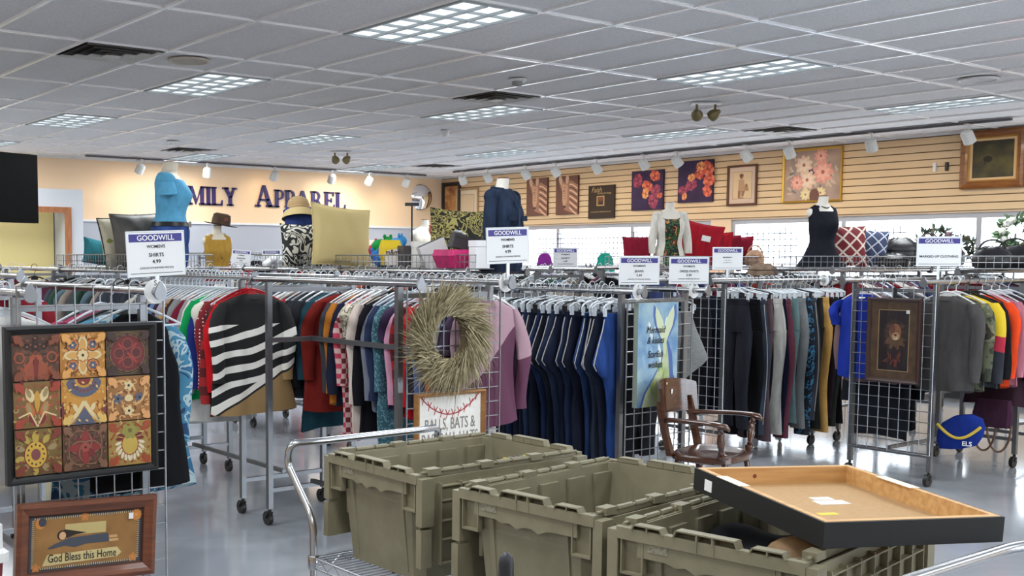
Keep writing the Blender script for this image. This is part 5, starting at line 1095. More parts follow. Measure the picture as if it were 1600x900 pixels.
# ---------------------------------------------------------------- price signs on the rails
acr = mat('acrylic_edge', (226,230,234), .15)
def sign(x, y, z, rz, lines, label, w=.255, h=.18, head=True, ry=0., stem=1.48, pale=False):
    t = thing('price_sign', label, 'sign', (x, y, z), rz, ry=ry)
    obj('sign_card', MB().box(-w/2, w/2, -.002, .002, 0, h), mat('card_dim', (196,196,198), .6) if pale else mat('card_white', (226,228,230), .6), t, smooth=False)
    obj('holder_frame', MB().tube([(-w/2,0,0),(w/2,0,0),(w/2,0,h),(-w/2,0,h)], .0045, 6, True, sq=False), acr, t)
    if head:
        obj('header_band', MB().box(-w/2+.01, w/2-.01, -.0026, -.002, h*.77, h*.95), PURPLE, t, smooth=False)
        text('lettering', 'GOODWILL', h*.17, WHITE, t, 0, h*.855, -.003, bold=.012)
    for s_, zz, hh in lines: text('lettering', s_, hh*h, GREYINK if hh < .07 else INK, t, 0, zz*h, -.003, bold=.01 if hh > .07 else 0)
    obj('base_line', MB().box(-w/2+.012, w/2-.012, -.0026, -.002, h*.055, h*.068), INK, t, smooth=False)
    if z-stem > .004: obj('stem', MB().box(-.008, .008, -.004, .004, stem-z, .0), acr, t, smooth=False).rotation_euler = (0, -R(ry), 0)
    return t
un = ('(UNLESS OTHERWISE PRICED)', .18, .062)
def std(w1, w2, p): return [(w1, .66, .1), (w2, .47, .12), (p, .32, .12), un]
sign(1.975, 4.235, 1.527, 0, std("WOMEN'S", 'SHIRTS', '4.99'), 'shirts price sign at left in front of the grey cushion', ry=-2.5, stem=1.482)
sign(3.955, 4.27, 1.577, -10, std("WOMEN'S", 'SHIRTS', '4.99'), 'shirts price sign beside the pink bag and denim jacket', ry=-2, stem=1.494)
sign(5.235, 4.50, 1.447, -36, std("WOMEN'S", 'JEANS', '5.49'), 'jeans price sign above the mermaid canvas', stem=1.419, w=.24, h=.165)
sign(5.80, 4.58, 1.443, -36, std("WOMEN'S", 'DRESS PANTS', '5.49'), 'dress pants price sign right of the jeans sign', stem=1.419, w=.25, h=.165)
sign(7.46, 5.52, 1.517, -36, [('MATERNITY', .55, .08), ('1.99 - 5.99', .42, .06), ('see tag for price', .32, .06)], 'small purple headed sign by the red pillows', stem=1.439, w=.235, h=.172)
sign(7.76, 4.0, 1.555, -48, [('MARKED-UP CLOTHING', .32, .115)], 'marked-up clothing sign above the framed lion', stem=1.459, w=.285, h=.2)
sign(7.26, 7.09, 1.52, -30, std("WOMEN'S", 'SHORTS', '5.49'), 'shorts price sign in the middle before the window', stem=1.519, w=.22, h=.175, pale=True)
sign(7.42, 8.60, 1.54, -20, [("WOMEN'S", .6, .09), ('SKIRTS', .42, .09)], 'far tilted sign left of the shorts sign', stem=1.519, w=.22, h=.17, ry=6, pale=True)
sign(5.35, 9.58, 1.525, -12, std("WOMEN'S", 'SWEATERS', '5.99'), 'left of two far white signs before the tan cushion', stem=1.519, w=.19, h=.15, ry=4)
sign(5.62, 9.45, 1.525, -12, std("WOMEN'S", 'COATS', '7.99'), 'right of two far white signs before the tan cushion', stem=1.519, w=.19, h=.15)
def divider(x, y, z, rz, label, s_):
    t = thing('size_divider', label, 'size divider', (x, y, z), rz, 'round size dividers on the rails')
    n = 24; m = MB(); o = [(.05*math.cos(2*PI*k/n), .05*math.sin(2*PI*k/n)) for k in range(n)]; i = [(.0185*math.cos(2*PI*k/n), .0185*math.sin(2*PI*k/n)) for k in range(n)]
    for y_ in (-.001, .001): m.add([(a,y_,b) for a, b in o]+[(a,y_,b) for a, b in i], [(k,(k+1)%n,n+(k+1)%n,n+k) for k in range(n)])
    obj('disc', m, WHT, t, smooth=False); text('lettering', s_, .03, INK, t, 0, .034, -.0015)
divider(1.95, 4.20, 1.463, 0, 'round white size divider below the left shirts sign', 'S')
divider(3.97, 4.30, 1.475, 0, 'round white size divider above the wreath panel', 'L')
divider(5.23, 4.50, 1.40, 0, 'round white size divider on the jeans rail', '4')
divider(5.83, 4.56, 1.40, 0, 'round white size divider right of the mermaid canvas', '10')
divider(8.80, 5.52, 1.42, -90, 'round white size divider at the far end of the trousers rail', '14')
# ---------------------------------------------------------------- baskets on the back racks
ZBK = 1.524
basket(3.69, 7.58, 0, 1.66, .60, ZBK, 'wire basket with the grey cushion and blue mannequin')
basket(5.53, 6.05, 0, 1.47, .60, ZBK, 'wire basket with the pink bag and yellow sweet bag')
basket(5.53, 7.60, 0, 1.5, .60, ZBK, 'wire basket with the big tan cushion')
basket(7.4, 8.9, 0, 1.4, .60, ZBK, 'far wire basket with the white bust and rust pillow')
basket(10.52, 5.80, 90, 1.52, .60, ZBK, 'wire basket with the black vest mannequin')
basket(12.1, 5.80, 90, 1.5, .60, ZBK, 'wire basket with dark bags before the right window')
basket(10.7, 4.30, 90, 1.5, .62, ZBK, 'wire basket at the right edge heaped with black bags')
basket(10.62, 7.65, 90, 1.9, .60, ZBK, 'wire basket with the white shirt mannequin and red pillows')
# ---------------------------------------------------------------- mannequins
skin = mat('mannequin_cream', (214,204,186), .55); skin_w = mat('mannequin_white', (222,218,208), .5)
TOR = [(0,.165,.11,0),(.06,.175,.12,0),(.14,.17,.12,.0),(.22,.145,.105,0),(.29,.125,.092,-.005),(.36,.135,.1,-.01),(.43,.15,.118,-.022),(.48,.155,.125,-.03),(.54,.158,.112,-.018),(.6,.165,.095,-.002),(.64,.168,.078,.004),(.665,.145,.068,.008),(.685,.1,.06,.01),(.7,.066,.056,.008),(.73,.054,.054,0),(.79,.05,.05,-.01)]
def torso_at(z):
    for a, b in zip(TOR[:-1], TOR[1:]):
        if a[0] <= z <= b[0]: f = (z-a[0])/(b[0]-a[0]); return tuple(a[i]+(b[i]-a[i])*f for i in range(4))
    return TOR[-1]
def tor(z0, z1, grow, n=32, steps=14, flare=0., fold=0., mb=None, neck=None, npow=2):
    m = mb or MB(); rg = []
    for i in range(steps+1):
        z = z0+(z1-z0)*i/steps; _, w, d, y = torso_at(z); g = grow+flare*(1-i/steps)**2; ring = []
        for k in range(n):
            a = 2*PI*k/n; f = fold*math.sin(6*a+z*14)*(.4+.6*(1-i/steps)); zz = z
            if neck and i == steps: zz = z-neck*max(0, -math.sin(a))**npow
            if neck and i == steps-1: zz = z-neck*.6*max(0, -math.sin(a))**npow
            ring.append(((w+g+f)*math.copysign(abs(math.cos(a))**.9, math.cos(a)), y+(d+g+f)*math.sin(a), zz))
        rg.append(ring)
    return m.loft(rg, cap=not neck)
def mannequin(label, x, y, z, rz, m, s=1.):
    t = thing('mannequin', label, 'mannequin', (x, y, z), rz); t.scale = (s, s, s)
    b = tor(0, .79, 0, steps=30)
    for sx in (-1, 1): b.ball((sx*.15,.005,.605), (.043,.05,.055), 14, 10)
    obj('torso', b, m, t); obj('neck_cap', MB().lathe([(.049,.789),(.051,.795),(.04,.802),(.001,.803)], 24, (0,-.01,0)), mat('cap_wood', (120,72,44), .5), t); return t
def short_sleeve(s, m, t, L=.15, r=.066, dx=.045):
    sm = MB(); rg = []
    for i in range(6):
        f = i/5; c = (s*(.15+dx*f), .005-.02*f, .632-L*f)
        rg.append([(c[0]+(r*(.8+.25*f))*math.cos(2*PI*k/18), c[1]+(r*(.85+.2*f))*math.sin(2*PI*k/18), c[2]+s*math.cos(2*PI*k/18)*.03*(1-f*.4)*-1) for k in range(18)])
    sm.loft(rg, cap=False).ball((s*.155,.0,.615), (.06,.066,.07), 16, 10); obj('sleeve', sm, m, t)
# blue tee, denim shorts and belt
sky = cloth((98,172,212)); t = mannequin('mannequin in light blue tee, dark belt and jeans above the left price sign', 3.75, 7.80, ZBK+.17, 54, skin, .79)
t.scale = (1., 1.08, .79); obj('tee_shirt', tor(.215, .69, .008, neck=.1, fold=.003), sky, t)
for s in (-1, 1): short_sleeve(s, sky, t)
dn = denim((44,66,118)); obj('jeans', tor(0, .21, .014, fold=.002, steps=6).loft([[(w*math.copysign(abs(math.cos(2*PI*k/32))**.9, math.cos(2*PI*k/32)), d*math.sin(2*PI*k/32), z) for k in range(32)] for z, w, d in ((-.208,.155,.115),(-.1,.172,.126),(0,.179,.124))]), dn, t)
obj('belt', tor(.18, .222, .022, steps=2), mat('belt_black', (26,24,26), .4), t); obj('belt_buckle', MB().tube([(-.026,-.14,.175),(.026,-.14,.175),(.026,-.14,.226),(-.026,-.14,.226)], .005, 6, True), CHROME, t)
# denim jacket form
t = mannequin('mannequin form wearing a dark blue denim jacket, arms hanging', 5.62, 6.14, ZBK-.02, 15, skin_w, .86)
dj = denim((28,38,56)); obj('jacket_body', tor(.0, .70, .03, fold=.005, flare=.01), dj, t)
for s in (-1, 1):
    sm = MB(); rg = []
    for i in range(10):
        f = i/9; rg.append([(s*(.16+.09*math.sin(f*1.6))+(.062-.018*f)*math.cos(2*PI*k/16), -.01-.05*f*f+(.066-.02*f)*math.sin(2*PI*k/16), .66-.56*f-s*.03*math.cos(2*PI*k/16)*(1-f)) for k in range(16)])
    obj('sleeve', sm.loft(rg).ball((s*.16,-.005,.63), (.07,.075,.07), 16, 10), dj, t)
obj('collar', MB().tube([(.085*math.cos(a), .012+.07*math.sin(a), .70+.012*math.sin(a)) for a in [2*PI*k/20-PI/2+.35 for k in range(18)]], .018, 8), dj, t)
for s in (-1, 1): obj('pocket_flap', MB().box(s*.085-.045, s*.085+.045, -.175, -.155, .43, .475), dj, t, smooth=False)
obj('button_placket', MB().box(-.012,.012,-.178,-.14,.05,.6), denim((38,50,70)), t, smooth=False)
# white shirt over floral top
t = mannequin('mannequin in open white shirt over dark floral top by the left window', 9.32, 7.62, ZBK+.005, -36, skin_w, .82)
floral = ramped('cloth_dark_floral', 'noise', [(26,34,30),(60,110,60),(30,30,36),(190,90,50),(210,170,90),(36,60,90)], [0,.42,.48,.56,.6,.64], 16, distort=1.)
obj('floral_top', tor(.0, .67, .008, neck=.05), floral, t); ws = cloth((222,218,208)); m = MB()
for s in (-1, 1):
    rg = []
    for i in range(14):
        z = .02+.66*i/13; _, w, d, y = torso_at(z); a0 = -PI/2+s*(.55 if i < 12 else .9)
        rr = [(( w+.025+.006*math.sin(q*3+i))*math.cos(a0+s*q*.2), y+(d+.025+.006*math.sin(q*2.5))*math.sin(a0+s*q*.2), z) for q in range(13)]
        rg.append(rr+[(x*.965, y_*.965, z_) for x, y_, z_ in reversed(rr)])
    m.loft(rg)
obj('open_shirt', m, ws, t)
for s in (-1, 1):
    sm = MB(); rg = []
    for i in range(9): f = i/8; rg.append([(s*(.16+.07*math.sin(f*1.6))+(.06-.012*f)*math.cos(2*PI*k/16), -.01-.03*f+(.064-.014*f)*math.sin(2*PI*k/16), .655-.5*f) for k in range(16)])
    obj('sleeve', sm.loft(rg).ball((s*.16,-.005,.62), (.066,.07,.066), 16, 10), ws, t)
obj('collar', MB().tube([(.075*math.cos(a), .01+.065*math.sin(a), .69-.05*max(0,-math.sin(a))) for a in [2*PI*k/20-PI/2+.5 for k in range(17)]], .017, 8), ws, t)
# black vest
t = mannequin('mannequin in sleeveless black ruffled blouse and necklace by the right window', 9.22, 5.82, ZBK+.005, -20, skin_w, .80)
bk = cloth((30,31,40)); obj('blouse', tor(.0, .69, .014, neck=.17, fold=.004, npow=9, steps=20), bk, t); obj('peplum', tor(.0, .22, .02, flare=.1, fold=.008, steps=8), bk, t)
obj('ruffle_collar', MB().tube([(.095*math.cos(a), .0+.082*math.sin(a), .675-.15*max(0,-math.sin(a))**1.5+.008*math.sin(9*a)) for a in [2*PI*k/48 for k in range(48)]], .016, 6, True), bk, t)
for k in range(18):
    a = PI+PI*k/17; pass
obj('necklace', MB().tube([(.062*math.cos(a), -.01+.06*math.sin(a), .70-.04*max(0,-math.sin(a))) for a in [2*PI*k/36 for k in range(36)]], [.005 if k % 2 else .008 for k in range(36)], 6, True), mat('beads', (20,20,24), .2), t)
# far busts
t = mannequin('far white bust mannequin behind the rust pillow', 7.3, 9.15, ZBK-.16, -25, skin_w, .8); obj('tank_top', tor(.1, .62, .006, neck=.05), cloth((206,200,186)), t)
t = mannequin('bust in mustard vest and white shirt under a brown hat', 5.56, 10.45, 1.26, -5, skin, .85)
obj('vest', tor(.0, .69, .016, neck=.14, npow=8, steps=20), cloth((176,138,62)), t); obj('shirt_collar', MB().tube([(.105*math.cos(a), .0+.1*math.sin(a), .67-.13*max(0,-math.sin(a))) for a in [2*PI*k/30 for k in range(30)]], .034, 8, True), ws, t); obj('button', MB().ball((0,-.135,.4), .012), BLACK, t)
felt = noisy('felt_brown', (84,64,48), (62,46,36), 12, 5, .9)
t = thing('hat', 'brown felt hat on the mustard vest bust behind the blue mannequin', 'hat', (5.60, 10.45, 1.94), 0, rx=6, ry=8)
obj('crown', MB().lathe([(.1,0),(.098,.06),(.09,.11),(.06,.125),(.02,.115),(.001,.112)], 28), felt, t); obj('brim', MB().lathe([(.09,.004),(.13,0),(.17,.006),(.178,.012),(.17,.012),(.13,.008),(.09,.01)], 28, cap=False), felt, t); obj('hat_patch', MB().box(-.02,.02,-.104,-.09,.05,.09), mat('patch_red', (110,60,50), .7), t, smooth=False)
# ---------------------------------------------------------------- cushions and pillows, local: stands on z=0 facing -y
def pillow(label, x, y, z, rz, w, h, th, m, name='throw_pillow', lean=8., roll=0., group=None, piping=None, back=None):
    t = thing(name, label, 'pillow', (x, y, z), rz, group, rx=-lean, ry=roll); n = 22; mm = MB()
    def f(u, v, s):
        a, b = 2*u-1, 2*v-1; pin = 1-.07*(1-abs(b)**2)*1.0; pinz = 1-.07*(1-abs(a)**2)
        e = max(0, (1-a*a)*(1-b*b))**.42; return (a*w/2*pin, s*th/2*e+.004*math.sin(9*a+3*b)*e, h/2+b*h/2*pinz)
    mm.grid(lambda u, v: f(u, v, -1), n, n); mm.k = 1 if back else 0; mm.grid(lambda u, v: f(1-u, v, 1), n, n)
    obj('cushion', mm, [m, back] if back else m, t)
    edge = [f(k/n, 0, 0) for k in range(n)]+[f(1, k/n, 0) for k in range(n)]+[f(1-k/n, 1, 0) for k in range(n)]+[f(0, 1-k/n, 0) for k in range(n)]
    obj('piping', MB().tube(edge, .005, 6, True), piping or m, t); return t
tan = mat('pillow_tan', (206,186,130), .9, bump=.25, bscale=140); bw = ramped('pillow_black_white', 'noise', [(206,204,194),(30,30,32),(200,198,188),(30,30,32),(206,204,194),(34,34,36)], [0,.38,.46,.51,.585,.66], 6.5, distort=1.6, detail=1)
ikat = ramped('pillow_black_gold', 'noise', [(34,32,26),(168,158,92),(36,34,28),(150,140,80),(34,32,26)], [0,.42,.5,.56,.63], 9, distort=2.2, detail=1)
redlat = ramped('pillow_red_lattice', 'vor', [(224,210,196),(120,36,44)], [0,.09], 11, (1,.001,1), rand=0, feature='DISTANCE_TO_EDGE', rot=(0,.785,0))
blulat = ramped('pillow_blue_lattice', 'vor', [(190,196,206),(56,66,98)], [0,.07], 12, (1,.001,1), rand=0, feature='DISTANCE_TO_EDGE', rot=(0,.785,0))
leafy = ramped('pillow_cream_leaf', 'noise', [(200,194,172),(200,194,172),(140,146,70)], [0,.6,.66], 6)
pillow('cream leaf print cushion leaning behind the dark grey cushion', 3.60, 8.28, ZBK+.005, 20, .42, .40, .15, leafy, 'cushion', roll=-6, piping=mat('pipe_black', (40,38,36), .8))
pillow('dark grey brown cushion between the price sign and blue mannequin', 3.66, 8.06, ZBK+.005, 5, .50, .42, .16, noisy('sateen_grey', (84,80,74), (66,62,58), 8, 4, .5, .1), 'cushion', roll=-3)
pillow('teal cushion lying at the left end of the far basket', 3.62, 8.72, ZBK+.005, 10, .46, .2, .2, cloth((56,128,140)), 'cushion', roll=10)
pillow('large plain tan cushion facing the camera in the middle', 5.33, 7.80, ZBK+.0, 4, .64, .52, .17, tan, 'cushion', roll=5)
pillow('black and white patterned cushion left of the large tan cushion', 5.30, 8.36, ZBK+.0, -8, .40, .38, .13, bw, 'cushion')
pillow('black and gold patterned cushion left of the denim jacket', 5.68, 6.72, ZBK+.06, -20, .46, .40, .14, ikat, 'cushion', roll=4)
pillow('rust pillow against the far white bust', 7.42, 8.98, ZBK+.1, -25, .3, .32, .12, cloth((164,84,66)))
pillow('pink floral pillow far behind the soft toys', 7.1, 10.1, ZBK+.02, -20, .5, .26, .2, ramped('pillow_pink_floral', 'noise', [(226,214,206),(206,120,130)], [0,.58], 18))
rd = cloth((164,30,44)); rd2 = cloth((150,36,48)); mr = cloth((126,26,46))
pillow('tall red pillow with a white tag right of the white shirt mannequin', 9.72, 7.60, ZBK+.005, -50, .42, .46, .15, rd, roll=12)
obj('price_tag', MB().box(.0,.09,-.082,-.08,.26,.32), WHITE, bpy.data.objects[[o.name for o in S.objects if o.get('label','').startswith('tall red pillow')][0]], smooth=False)
pillow('cream backed red pillow second in the red pillow row', 9.92, 7.62, ZBK+.005, -58, .36, .32, .11, rd2, back=ws)
pillow('red pillow third in the red pillow row', 10.10, 7.64, ZBK+.005, -60, .36, .36, .12, rd)
pillow('dark red pillow fourth in the red pillow row', 10.27, 7.66, ZBK+.005, -62, .36, .33, .12, mr)
pillow('rounded dark red pillow at the right end of the red pillow row', 10.46, 7.66, ZBK+.005, -62, .4, .32, .18, mr)
pillow('maroon pillow left of the white shirt mannequin', 9.02, 7.78, ZBK+.005, -30, .3, .3, .12, mr)
pillow('red and cream lattice pillow right of the black blouse mannequin', 9.62, 5.80, ZBK+.005, -35, .36, .38, .13, redlat)
pillow('blue and white lattice pillow beside the red lattice pillow', 9.95, 5.80, ZBK+.005, -42, .34, .35, .13, blulat, roll=6)
# ---------------------------------------------------------------- small goods in the baskets
t = thing('dress_form', 'blue dress form under a striped straw hat behind the patterned cushion', 'dress form', (5.44, 8.66, ZBK), -20); t.scale = (.8,.8,.8)
obj('blue_dress', tor(.0, .68, .01, fold=.004), cloth((40,54,104)), t)
t = thing('hat', 'striped straw hat above the black and white cushion', 'hat', (5.44, 8.66, ZBK+.50), -20, rx=-14)
st = ramped('straw_stripe', 'wave', [(150,120,82),(70,62,56),(176,150,104)], [0,.5,.75], 14, bands='Z', distort=.3)
obj('crown', MB().lathe([(.1,.0),(.105,.05),(.09,.1),(.05,.13),(.001,.137)], 28), st, t); obj('brim', MB().lathe([(.1,.006),(.13,-.012),(.155,-.07),(.159,-.068),(.134,-.004),(.1,.014)], 28, cap=False), mat('straw', (170,150,104), .85), t)
t = thing('sweet_bag', 'yellow and white sweet bag beside the large tan cushion', 'bag', (5.33, 7.12, ZBK+.02), -14)
obj('bag_body', MB().loft([[(sx*w, y_*d, z_) for sx, y_ in ((-1,-1),(1,-1),(1,1),(-1,1))] for w, d, z_ in ((.075,.03,0),(.085,.04,.06),(.085,.035,.14),(.08,.008,.19),(.08,.004,.2))]), mat('bag_yellow', (228,196,40), .4), t, smooth=False)
obj('bag_panel', MB().poly([(-.06,.0),(.085,.0),(.085,.14),(.03,.13),(-.03,.12),(-.065,.1)], -.044, -.04), mat('bag_white', (220,212,206), .5), t, smooth=False); text('lettering', "m&m's", .062, mat('choc', (70,40,30), .6), t, .012, .1, -.0445, sx=.85, bold=.02)
toys = [((40,150,74),'green'),((70,150,210),'sky blue'),((206,60,80),'red'),((226,220,210),'white'),((60,120,190),'bright blue')]
for k, ((c, n), (dx, dy, dz)) in enumerate(zip(toys, ((0,.1,.17),(.1,.02,.18),(.1,.3,.14),(.12,.2,.07),(-.06,-.02,.06)))):
    t = thing('soft_toy', n+' plush toy in the pile behind the yellow sweet bag' if k < 4 else 'bright blue plush toy in front of the yellow sweet bag', 'soft toy', (5.36+dx, 7.2+dy, ZBK+dz), 30*k)
    f_ = cloth(c); obj('body', MB().ball((0,0,0), (.075,.06,.06), 14, 10), f_, t); obj('head', MB().ball((.07,-.02,.035), .045, 12, 8), f_, t)
    for s in (-1, 1): obj('ear', MB().ball((.07+s*.03,-.01,.08), (.016,.01,.02), 8, 6), f_, t); obj('paw', MB().ball((s*.05,-.05,-.035), (.025,.03,.022), 10, 6), f_, t)
def cuboid(name, label, cat, x, y, z, rz, d, c, ry=0, parts=()):
    t = thing(name, label, cat, (x, y, z), rz, ry=ry); a, b, h = d[0]/2, d[1]/2, d[2]
    obj('carton', MB().loft([rrect(a,b,.004,0), rrect(a,b,.004,h*.8)]), mat('carton_%d_%d_%d' % c, c, .6), t, smooth=False); obj('lid', MB().loft([rrect(a+.003,b+.003,.004,h*.78), rrect(a+.003,b+.003,.004,h)]), mat('carton_%d_%d_%d' % c, c, .6), t, smooth=False); return t
cuboid('shoe_box', 'dark grey carton right of the yellow sweet bag', 'box', 5.42, 7.0, ZBK+.005, -10, (.14,.1,.17), (70,66,66))
cuboid('shoe_box', 'white carton standing left of the grey folder', 'box', 5.38, 6.78, ZBK+.005, -14, (.16,.05,.2), (214,212,206))
t = thing('folder', 'grey and white ring folder leaning left of the pink bag', 'folder', (5.40, 6.60, ZBK+.01), -14, ry=-22)
obj('cover', MB().box(-.11,.11,-.03,.03,0,.2), mat('folder_white', (206,206,206), .4), t, smooth=False); obj('pages', MB().box(-.104,.112,-.022,.022,.006,.203), mat('folder_dark', (60,62,66), .5), t, smooth=False)
cuboid('gift_box', 'black box with silver bow on top of the pink bag', 'box', 5.48, 6.42, ZBK+.14, -25, (.2,.14,.1), (44,42,46), ry=14)
tag(obj('silver_bow', MB().ball((-.03,0,0),(.035,.02,.015),10,6).ball((.03,.01,.0),(.035,.02,.015),10,6).ball((0,0,.008),.014,8,6), mat('silver_bow', (206,208,212), .3, .6), loc=(5.46,6.42,ZBK+.265), rot=(0,R(14),0)), 'silver ribbon bow lying on the black gift box', 'bow')
t = thing('handbag', 'bright pink shallow bag in the basket below the shirts sign', 'bag', (5.42, 6.30, ZBK+.005), -8)
pk = noisy('pink_fabric', (190,34,104), (160,24,84), 20, 4, .7, .2); obj('bag_body', MB().loft([rrect(.2,.12,.03,0), rrect(.23,.14,.03,.09), rrect(.22,.13,.03,.135), rrect(.2,.115,.03,.12)]), pk, t, smooth=False); obj('bag_zip', MB().tube([(-.18,0,.13),(.18,0,.13)], .005, 6), mat('zip', (200,160,180), .3, .5), t)
cuboid('pink_box', 'red pink carton at the right of the pink bag', 'box', 5.62, 5.98+.16, ZBK+.005, -8, (.1,.12,.1), (206,40,70))
cuboid('white_box', 'white carton behind the shirts sign right of the pink bag', 'box', 5.36, 6.09, ZBK+.005, -8, (.12,.1,.2), (220,220,224))
for k, (dx, dy) in enumerate(((0,0),(.1,.05))):
    t = thing('sneaker', ('left','right')[k]+' one of two white shoes before the patterned cushion', 'shoe', (5.28+dx, 8.86+dy, ZBK+.006), -60, 'pair of white shoes')
    obj('upper', MB().loft([[(w*math.cos(2*PI*q/14), y_, max(.014, z_+h*math.sin(2*PI*q/14))) for q in range(14)] for y_, w, z_, h in ((-.13,.012,.02,.012),(-.11,.035,.025,.022),(-.05,.042,.035,.035),(.02,.038,.05,.05),(.09,.036,.05,.055),(.12,.02,.045,.04))]), WHT, t); obj('sole', MB().loft([[(w*math.copysign(1,c), y_, z_) for c, z_ in ((-1,0),(1,0),(1,.016),(-1,.016))] for y_, w in ((-.135,.02),(-.1,.04),(0,.036),(.1,.036),(.125,.02))]), mat('sole', (200,200,200), .6), t, smooth=False)
t = thing('display_stand', 'thin black T-shaped stand in front of the convex mirror', 'stand', (5.42, 6.96, ZBK), -30)
obj('pole', MB().cyl((0,0,.012),(0,0,.49),.007), BLACK, t); obj('cross_piece', MB().box(-.055,.055,-.012,.012,.485,.51), BLACK, t, smooth=False); obj('base', MB().box(-.06,.06,-.05,.05,0,.012), BLACK, t, smooth=False)
# right-hand baskets
leather = noisy('black_leather', (34,33,38), (22,22,26), 9, 6, .35, .2)
def slouch(label, x, y, z, rz, w, d, h, m, name='handbag', strap=True):
    t = thing(name, label, 'bag', (x, y, z), rz); n = 26
    obj('bag_body', MB().loft([[(w*k_*math.copysign(abs(math.cos(2*PI*q/n))**.7, math.cos(2*PI*q/n))*(1+.05*math.sin(3*q)), d*k_*math.copysign(abs(math.sin(2*PI*q/n))**.7, math.sin(2*PI*q/n)), h*f+.012*math.sin(q*1.3)*f) for q in range(n)] for f, k_ in ((0,.82),(.1,.98),(.35,1.04),(.6,.95),(.8,.78),(.95,.5),(1,.3))]), m, t)
    obj('flap', MB().loft([[(w*k_*math.copysign(abs(math.cos(2*PI*q/n))**.7, math.cos(2*PI*q/n)), d*k_*1.05*math.copysign(abs(math.sin(2*PI*q/n))**.7, math.sin(2*PI*q/n))-.004, h*f) for q in range(n)] for f, k_ in ((.55,1.0),(.6,1.02),(.82,.82),(1.02,.32))]), m, t)
    if strap: obj('strap', MB().tube([(w*.7*math.cos(a), .0, h*.85+h*.5*math.sin(a)) for a in [PI*k/14 for k in range(15)]], .008, 6), m, t)
    return t
slouch('shiny black leather bag right of the blue lattice pillow', 10.38, 5.72, ZBK+.005, -40, .17, .11, .27, leather, strap=False)
slouch('black quilted purse low in the basket below the leather bag', 10.05, 5.60, ZBK+.005, -30, .14, .08, .12, leather, strap=False)
slouch('dark brown bag behind the marked-up clothing sign', 10.95, 5.75, ZBK+.005, -40, .16, .1, .24, noisy('brown_leather', (64,44,44), (44,30,32), 9, 5, .4, .1))
slouch('black shoulder bag right of the marked-up clothing sign', 11.35, 5.8, ZBK+.005, -35, .2, .1, .22, leather)
slouch('black bag with white straps in the right edge basket', 9.42, 4.42, ZBK+.005, -50, .14, .1, .17, leather)
slouch('plain black bag second in the right edge basket', 9.75, 4.40, ZBK+.005, -60, .16, .1, .18, leather)
slouch('black bag third in the right edge basket', 10.12, 4.40, ZBK+.005, -60, .17, .1, .16, leather)
slouch('tan straw purse right of the red pillows', 10.5, 7.42, ZBK+.005, -50, .1, .06, .16, noisy('tan_straw', (196,160,130), (160,124,96), 40, 3, .8), strap=True)
slouch('brown cap shaped bag hanging over the trousers rail', 8.9, 6.2, 1.44, -50, .13, .09, .11, noisy('taupe_cloth', (130,110,92), (104,86,70), 20, 4, .9), strap=False)
def foliage(label, name, cat, x, y, z, rz, r, leafm, nleaf, seed, flowers=None, ring=True):
    t = thing(name, label, cat, (x, y, z), rz); rg = random.Random(seed)
    if ring: obj('ring', MB().tube([(r*math.cos(2*PI*k/28), 0, r*math.sin(2*PI*k/28)) for k in range(28)], .014, 6, True), mat('twig', (96,84,60), .9), t)
    m = MB()
    for k in range(nleaf):
        a = rg.uniform(0, 2*PI); p = Vector((r*math.cos(a), rg.uniform(-.02,.02), r*math.sin(a))) if ring else Vector((0,0,.08)); d = Vector((rg.uniform(-1,1), rg.uniform(-1,.6), rg.uniform(-1,1) if ring else rg.uniform(.3,1.4))).normalized()
        L_ = rg.uniform(.06,.12)*(1 if ring else 2.2); s_ = d.orthogonal().normalized()*L_*(.22 if ring else .07); dr = Vector((0,0,0 if ring else -L_*.35))
        m.add([p, p+d*L_*.5+s_, p+d*L_+dr, p+d*L_*.5-s_], [(0,1,2,3)])
    obj('leaves', m, leafm, t, smooth=False)
    if flowers:
        for k in range(9): a = rg.uniform(0, 2*PI); obj('flower', MB().ball((r*math.cos(a), -.04, r*math.sin(a)), (.035,.025,.035), 10, 6), flowers, t)
    return t
dl = mat('leaf_dark', (60,74,62), .7); gl2 = mat('leaf_green', (92,120,86), .7)
foliage('dark floral wreath propped before the right window', 'wreath', 'wreath', 11.25, 5.84, ZBK+.235, -50, .14, dl, 130, 5, mat('flower_mauve', (110,84,96), .8))
foliage('small dark wreath behind the bags in the right basket', 'wreath', 'wreath', 11.8, 5.84, ZBK+.2, -55, .1, dl, 70, 8)
foliage('green wreath hanging at the right edge of the photo', 'wreath', 'wreath', 11.55, 5.2, 1.86, -55, .13, gl2, 220, 9, mat('flower_white', (206,206,196), .8))
wsx = thing('display_stand', 'thin metal stand holding the green wreath at right', 'stand', (11.6, 5.2, 0)); obj('pole', MB().cyl((0,.03,.02),(0,.03,1.86),.01), STEEL, wsx); obj('base', MB().lathe([(.15,0),(.15,.014),(.02,.03)], 24), STEEL, wsx)
t = foliage('small green fern in a pot behind the leather bag', 'potted_fern', 'plant', 10.2, 6.02, ZBK+.005, 0, .1, gl2, 60, 4, ring=False); obj('pot', MB().lathe([(.045,0),(.06,.1),(.063,.105),(.05,.1),(.001,.09)], 20), mat('pot', (150,130,110), .7), t)
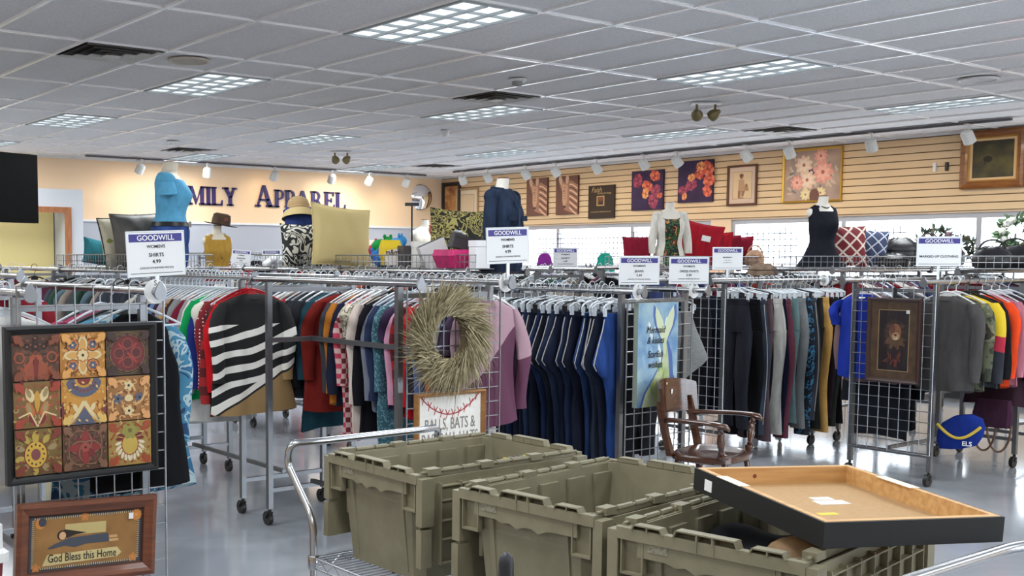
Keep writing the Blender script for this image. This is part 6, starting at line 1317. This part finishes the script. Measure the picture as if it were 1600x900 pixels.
# window display grids and clothes on them
G(12.45, 12.8, -90, 2.6, .0, 1.98, 'wire display grid standing in the left window', r=.006, m_=DWIRE); G(12.45, 9.0, -90, .8, .0, 2.0, 'wire display grid standing near the window pillar', r=.006, m_=DWIRE); G(12.45, 7.7, -90, .9, .0, 1.98, 'wire display grid standing in the right window', r=.006, m_=DWIRE)
for (y, c, n) in ((11.35,(30,140,120),'teal sleeveless dress on the left window grid'), (12.6,(120,40,130),'purple top left of the shorts sign'), (10.3,(226,110,80),'coral top beside the white shirt mannequin')):
    top('tank', 'dress', C(c), n, 'dress', (12.447, y, 1.80), -90, seed=1)
for y, z in ((12.6,1.815),(10.3,1.815),(11.35,1.815)):
    pass
# far row of clothes along the grey wall
rack(9.75, 14.3, 90, 2.3, .5, 1.66, 'long chrome rack of clothes along the far grey wall')
for k, (c, n, hg) in enumerate((((120,70,74),'rose brown','clear'),((226,222,216),'white','clear'),((46,52,84),'navy','white'),((40,40,46),'black','clear'),((150,146,150),'light grey','clear'),((104,78,84),'mauve brown','clear'),((60,60,70),'charcoal','clear'),((190,40,50),'red','clear'),((206,196,180),'beige','clear'),((70,90,120),'slate blue','clear'),((30,34,50),'dark navy','clear'),((200,150,140),'blush','clear'))):
    top(('long','cardigan')[k % 2], 'shirt', C(c), '%s top on the far rack along the grey wall' % n, 'shirt', (7.6+.17*k, 14.05, 1.6785), -90+random.uniform(-25,25), hg, seed=k % 4, group='tops along the far wall')
# hanging goods low on the right rack
t = thing('sports_bag', 'royal blue sports bag with gold curve low on the right rack', 'bag', (8.02, 3.93, .235), -75); rb = cloth((24,46,124))
obj('bag_body', MB().loft([[(w_*math.copysign(abs(math.cos(2*PI*q/24))**.6, math.cos(2*PI*q/24))+.1*(z_-.1), .055*math.sin(2*PI*q/24), z_+.02*math.cos(2*PI*q/24)*w_/.1) for q in range(24)] for w_, z_ in ((.05,.02),(.12,.03),(.15,.09),(.155,.16),(.13,.22),(.06,.26))]), rb, t)
obj('gold_curve', MB().tube([(-.14+.28*f, -.05-.008*math.sin(f*PI), .19-.09*math.sin(f*PI)) for f in [k/12 for k in range(13)]], .011, 6), mat('bag_gold', (206,176,60), .7), t); text('lettering', 'ELS', .045, WHITE, t, .06, .065, -.066, bold=.02)
t = thing('handbag', 'brown handbag with looped straps hanging below the orange shirt', 'bag', (8.5, 3.93, .27), -80); bl = noisy('strap_brown', (110,78,58), (84,58,44), 12, 4, .6)
obj('bag_body', MB().loft([rrect(.12,.05,.02,.1), rrect(.13,.06,.02,.2), rrect(.11,.03,.01,.3)]), cloth((60,34,52)), t); 
for s in (-.05, .05): obj('strap', MB().tube([(.08*math.cos(a)+s, -.03, .12+.2*math.sin(a)) for a in [-PI*k/14 for k in range(15)]], .008, 6), bl, t)
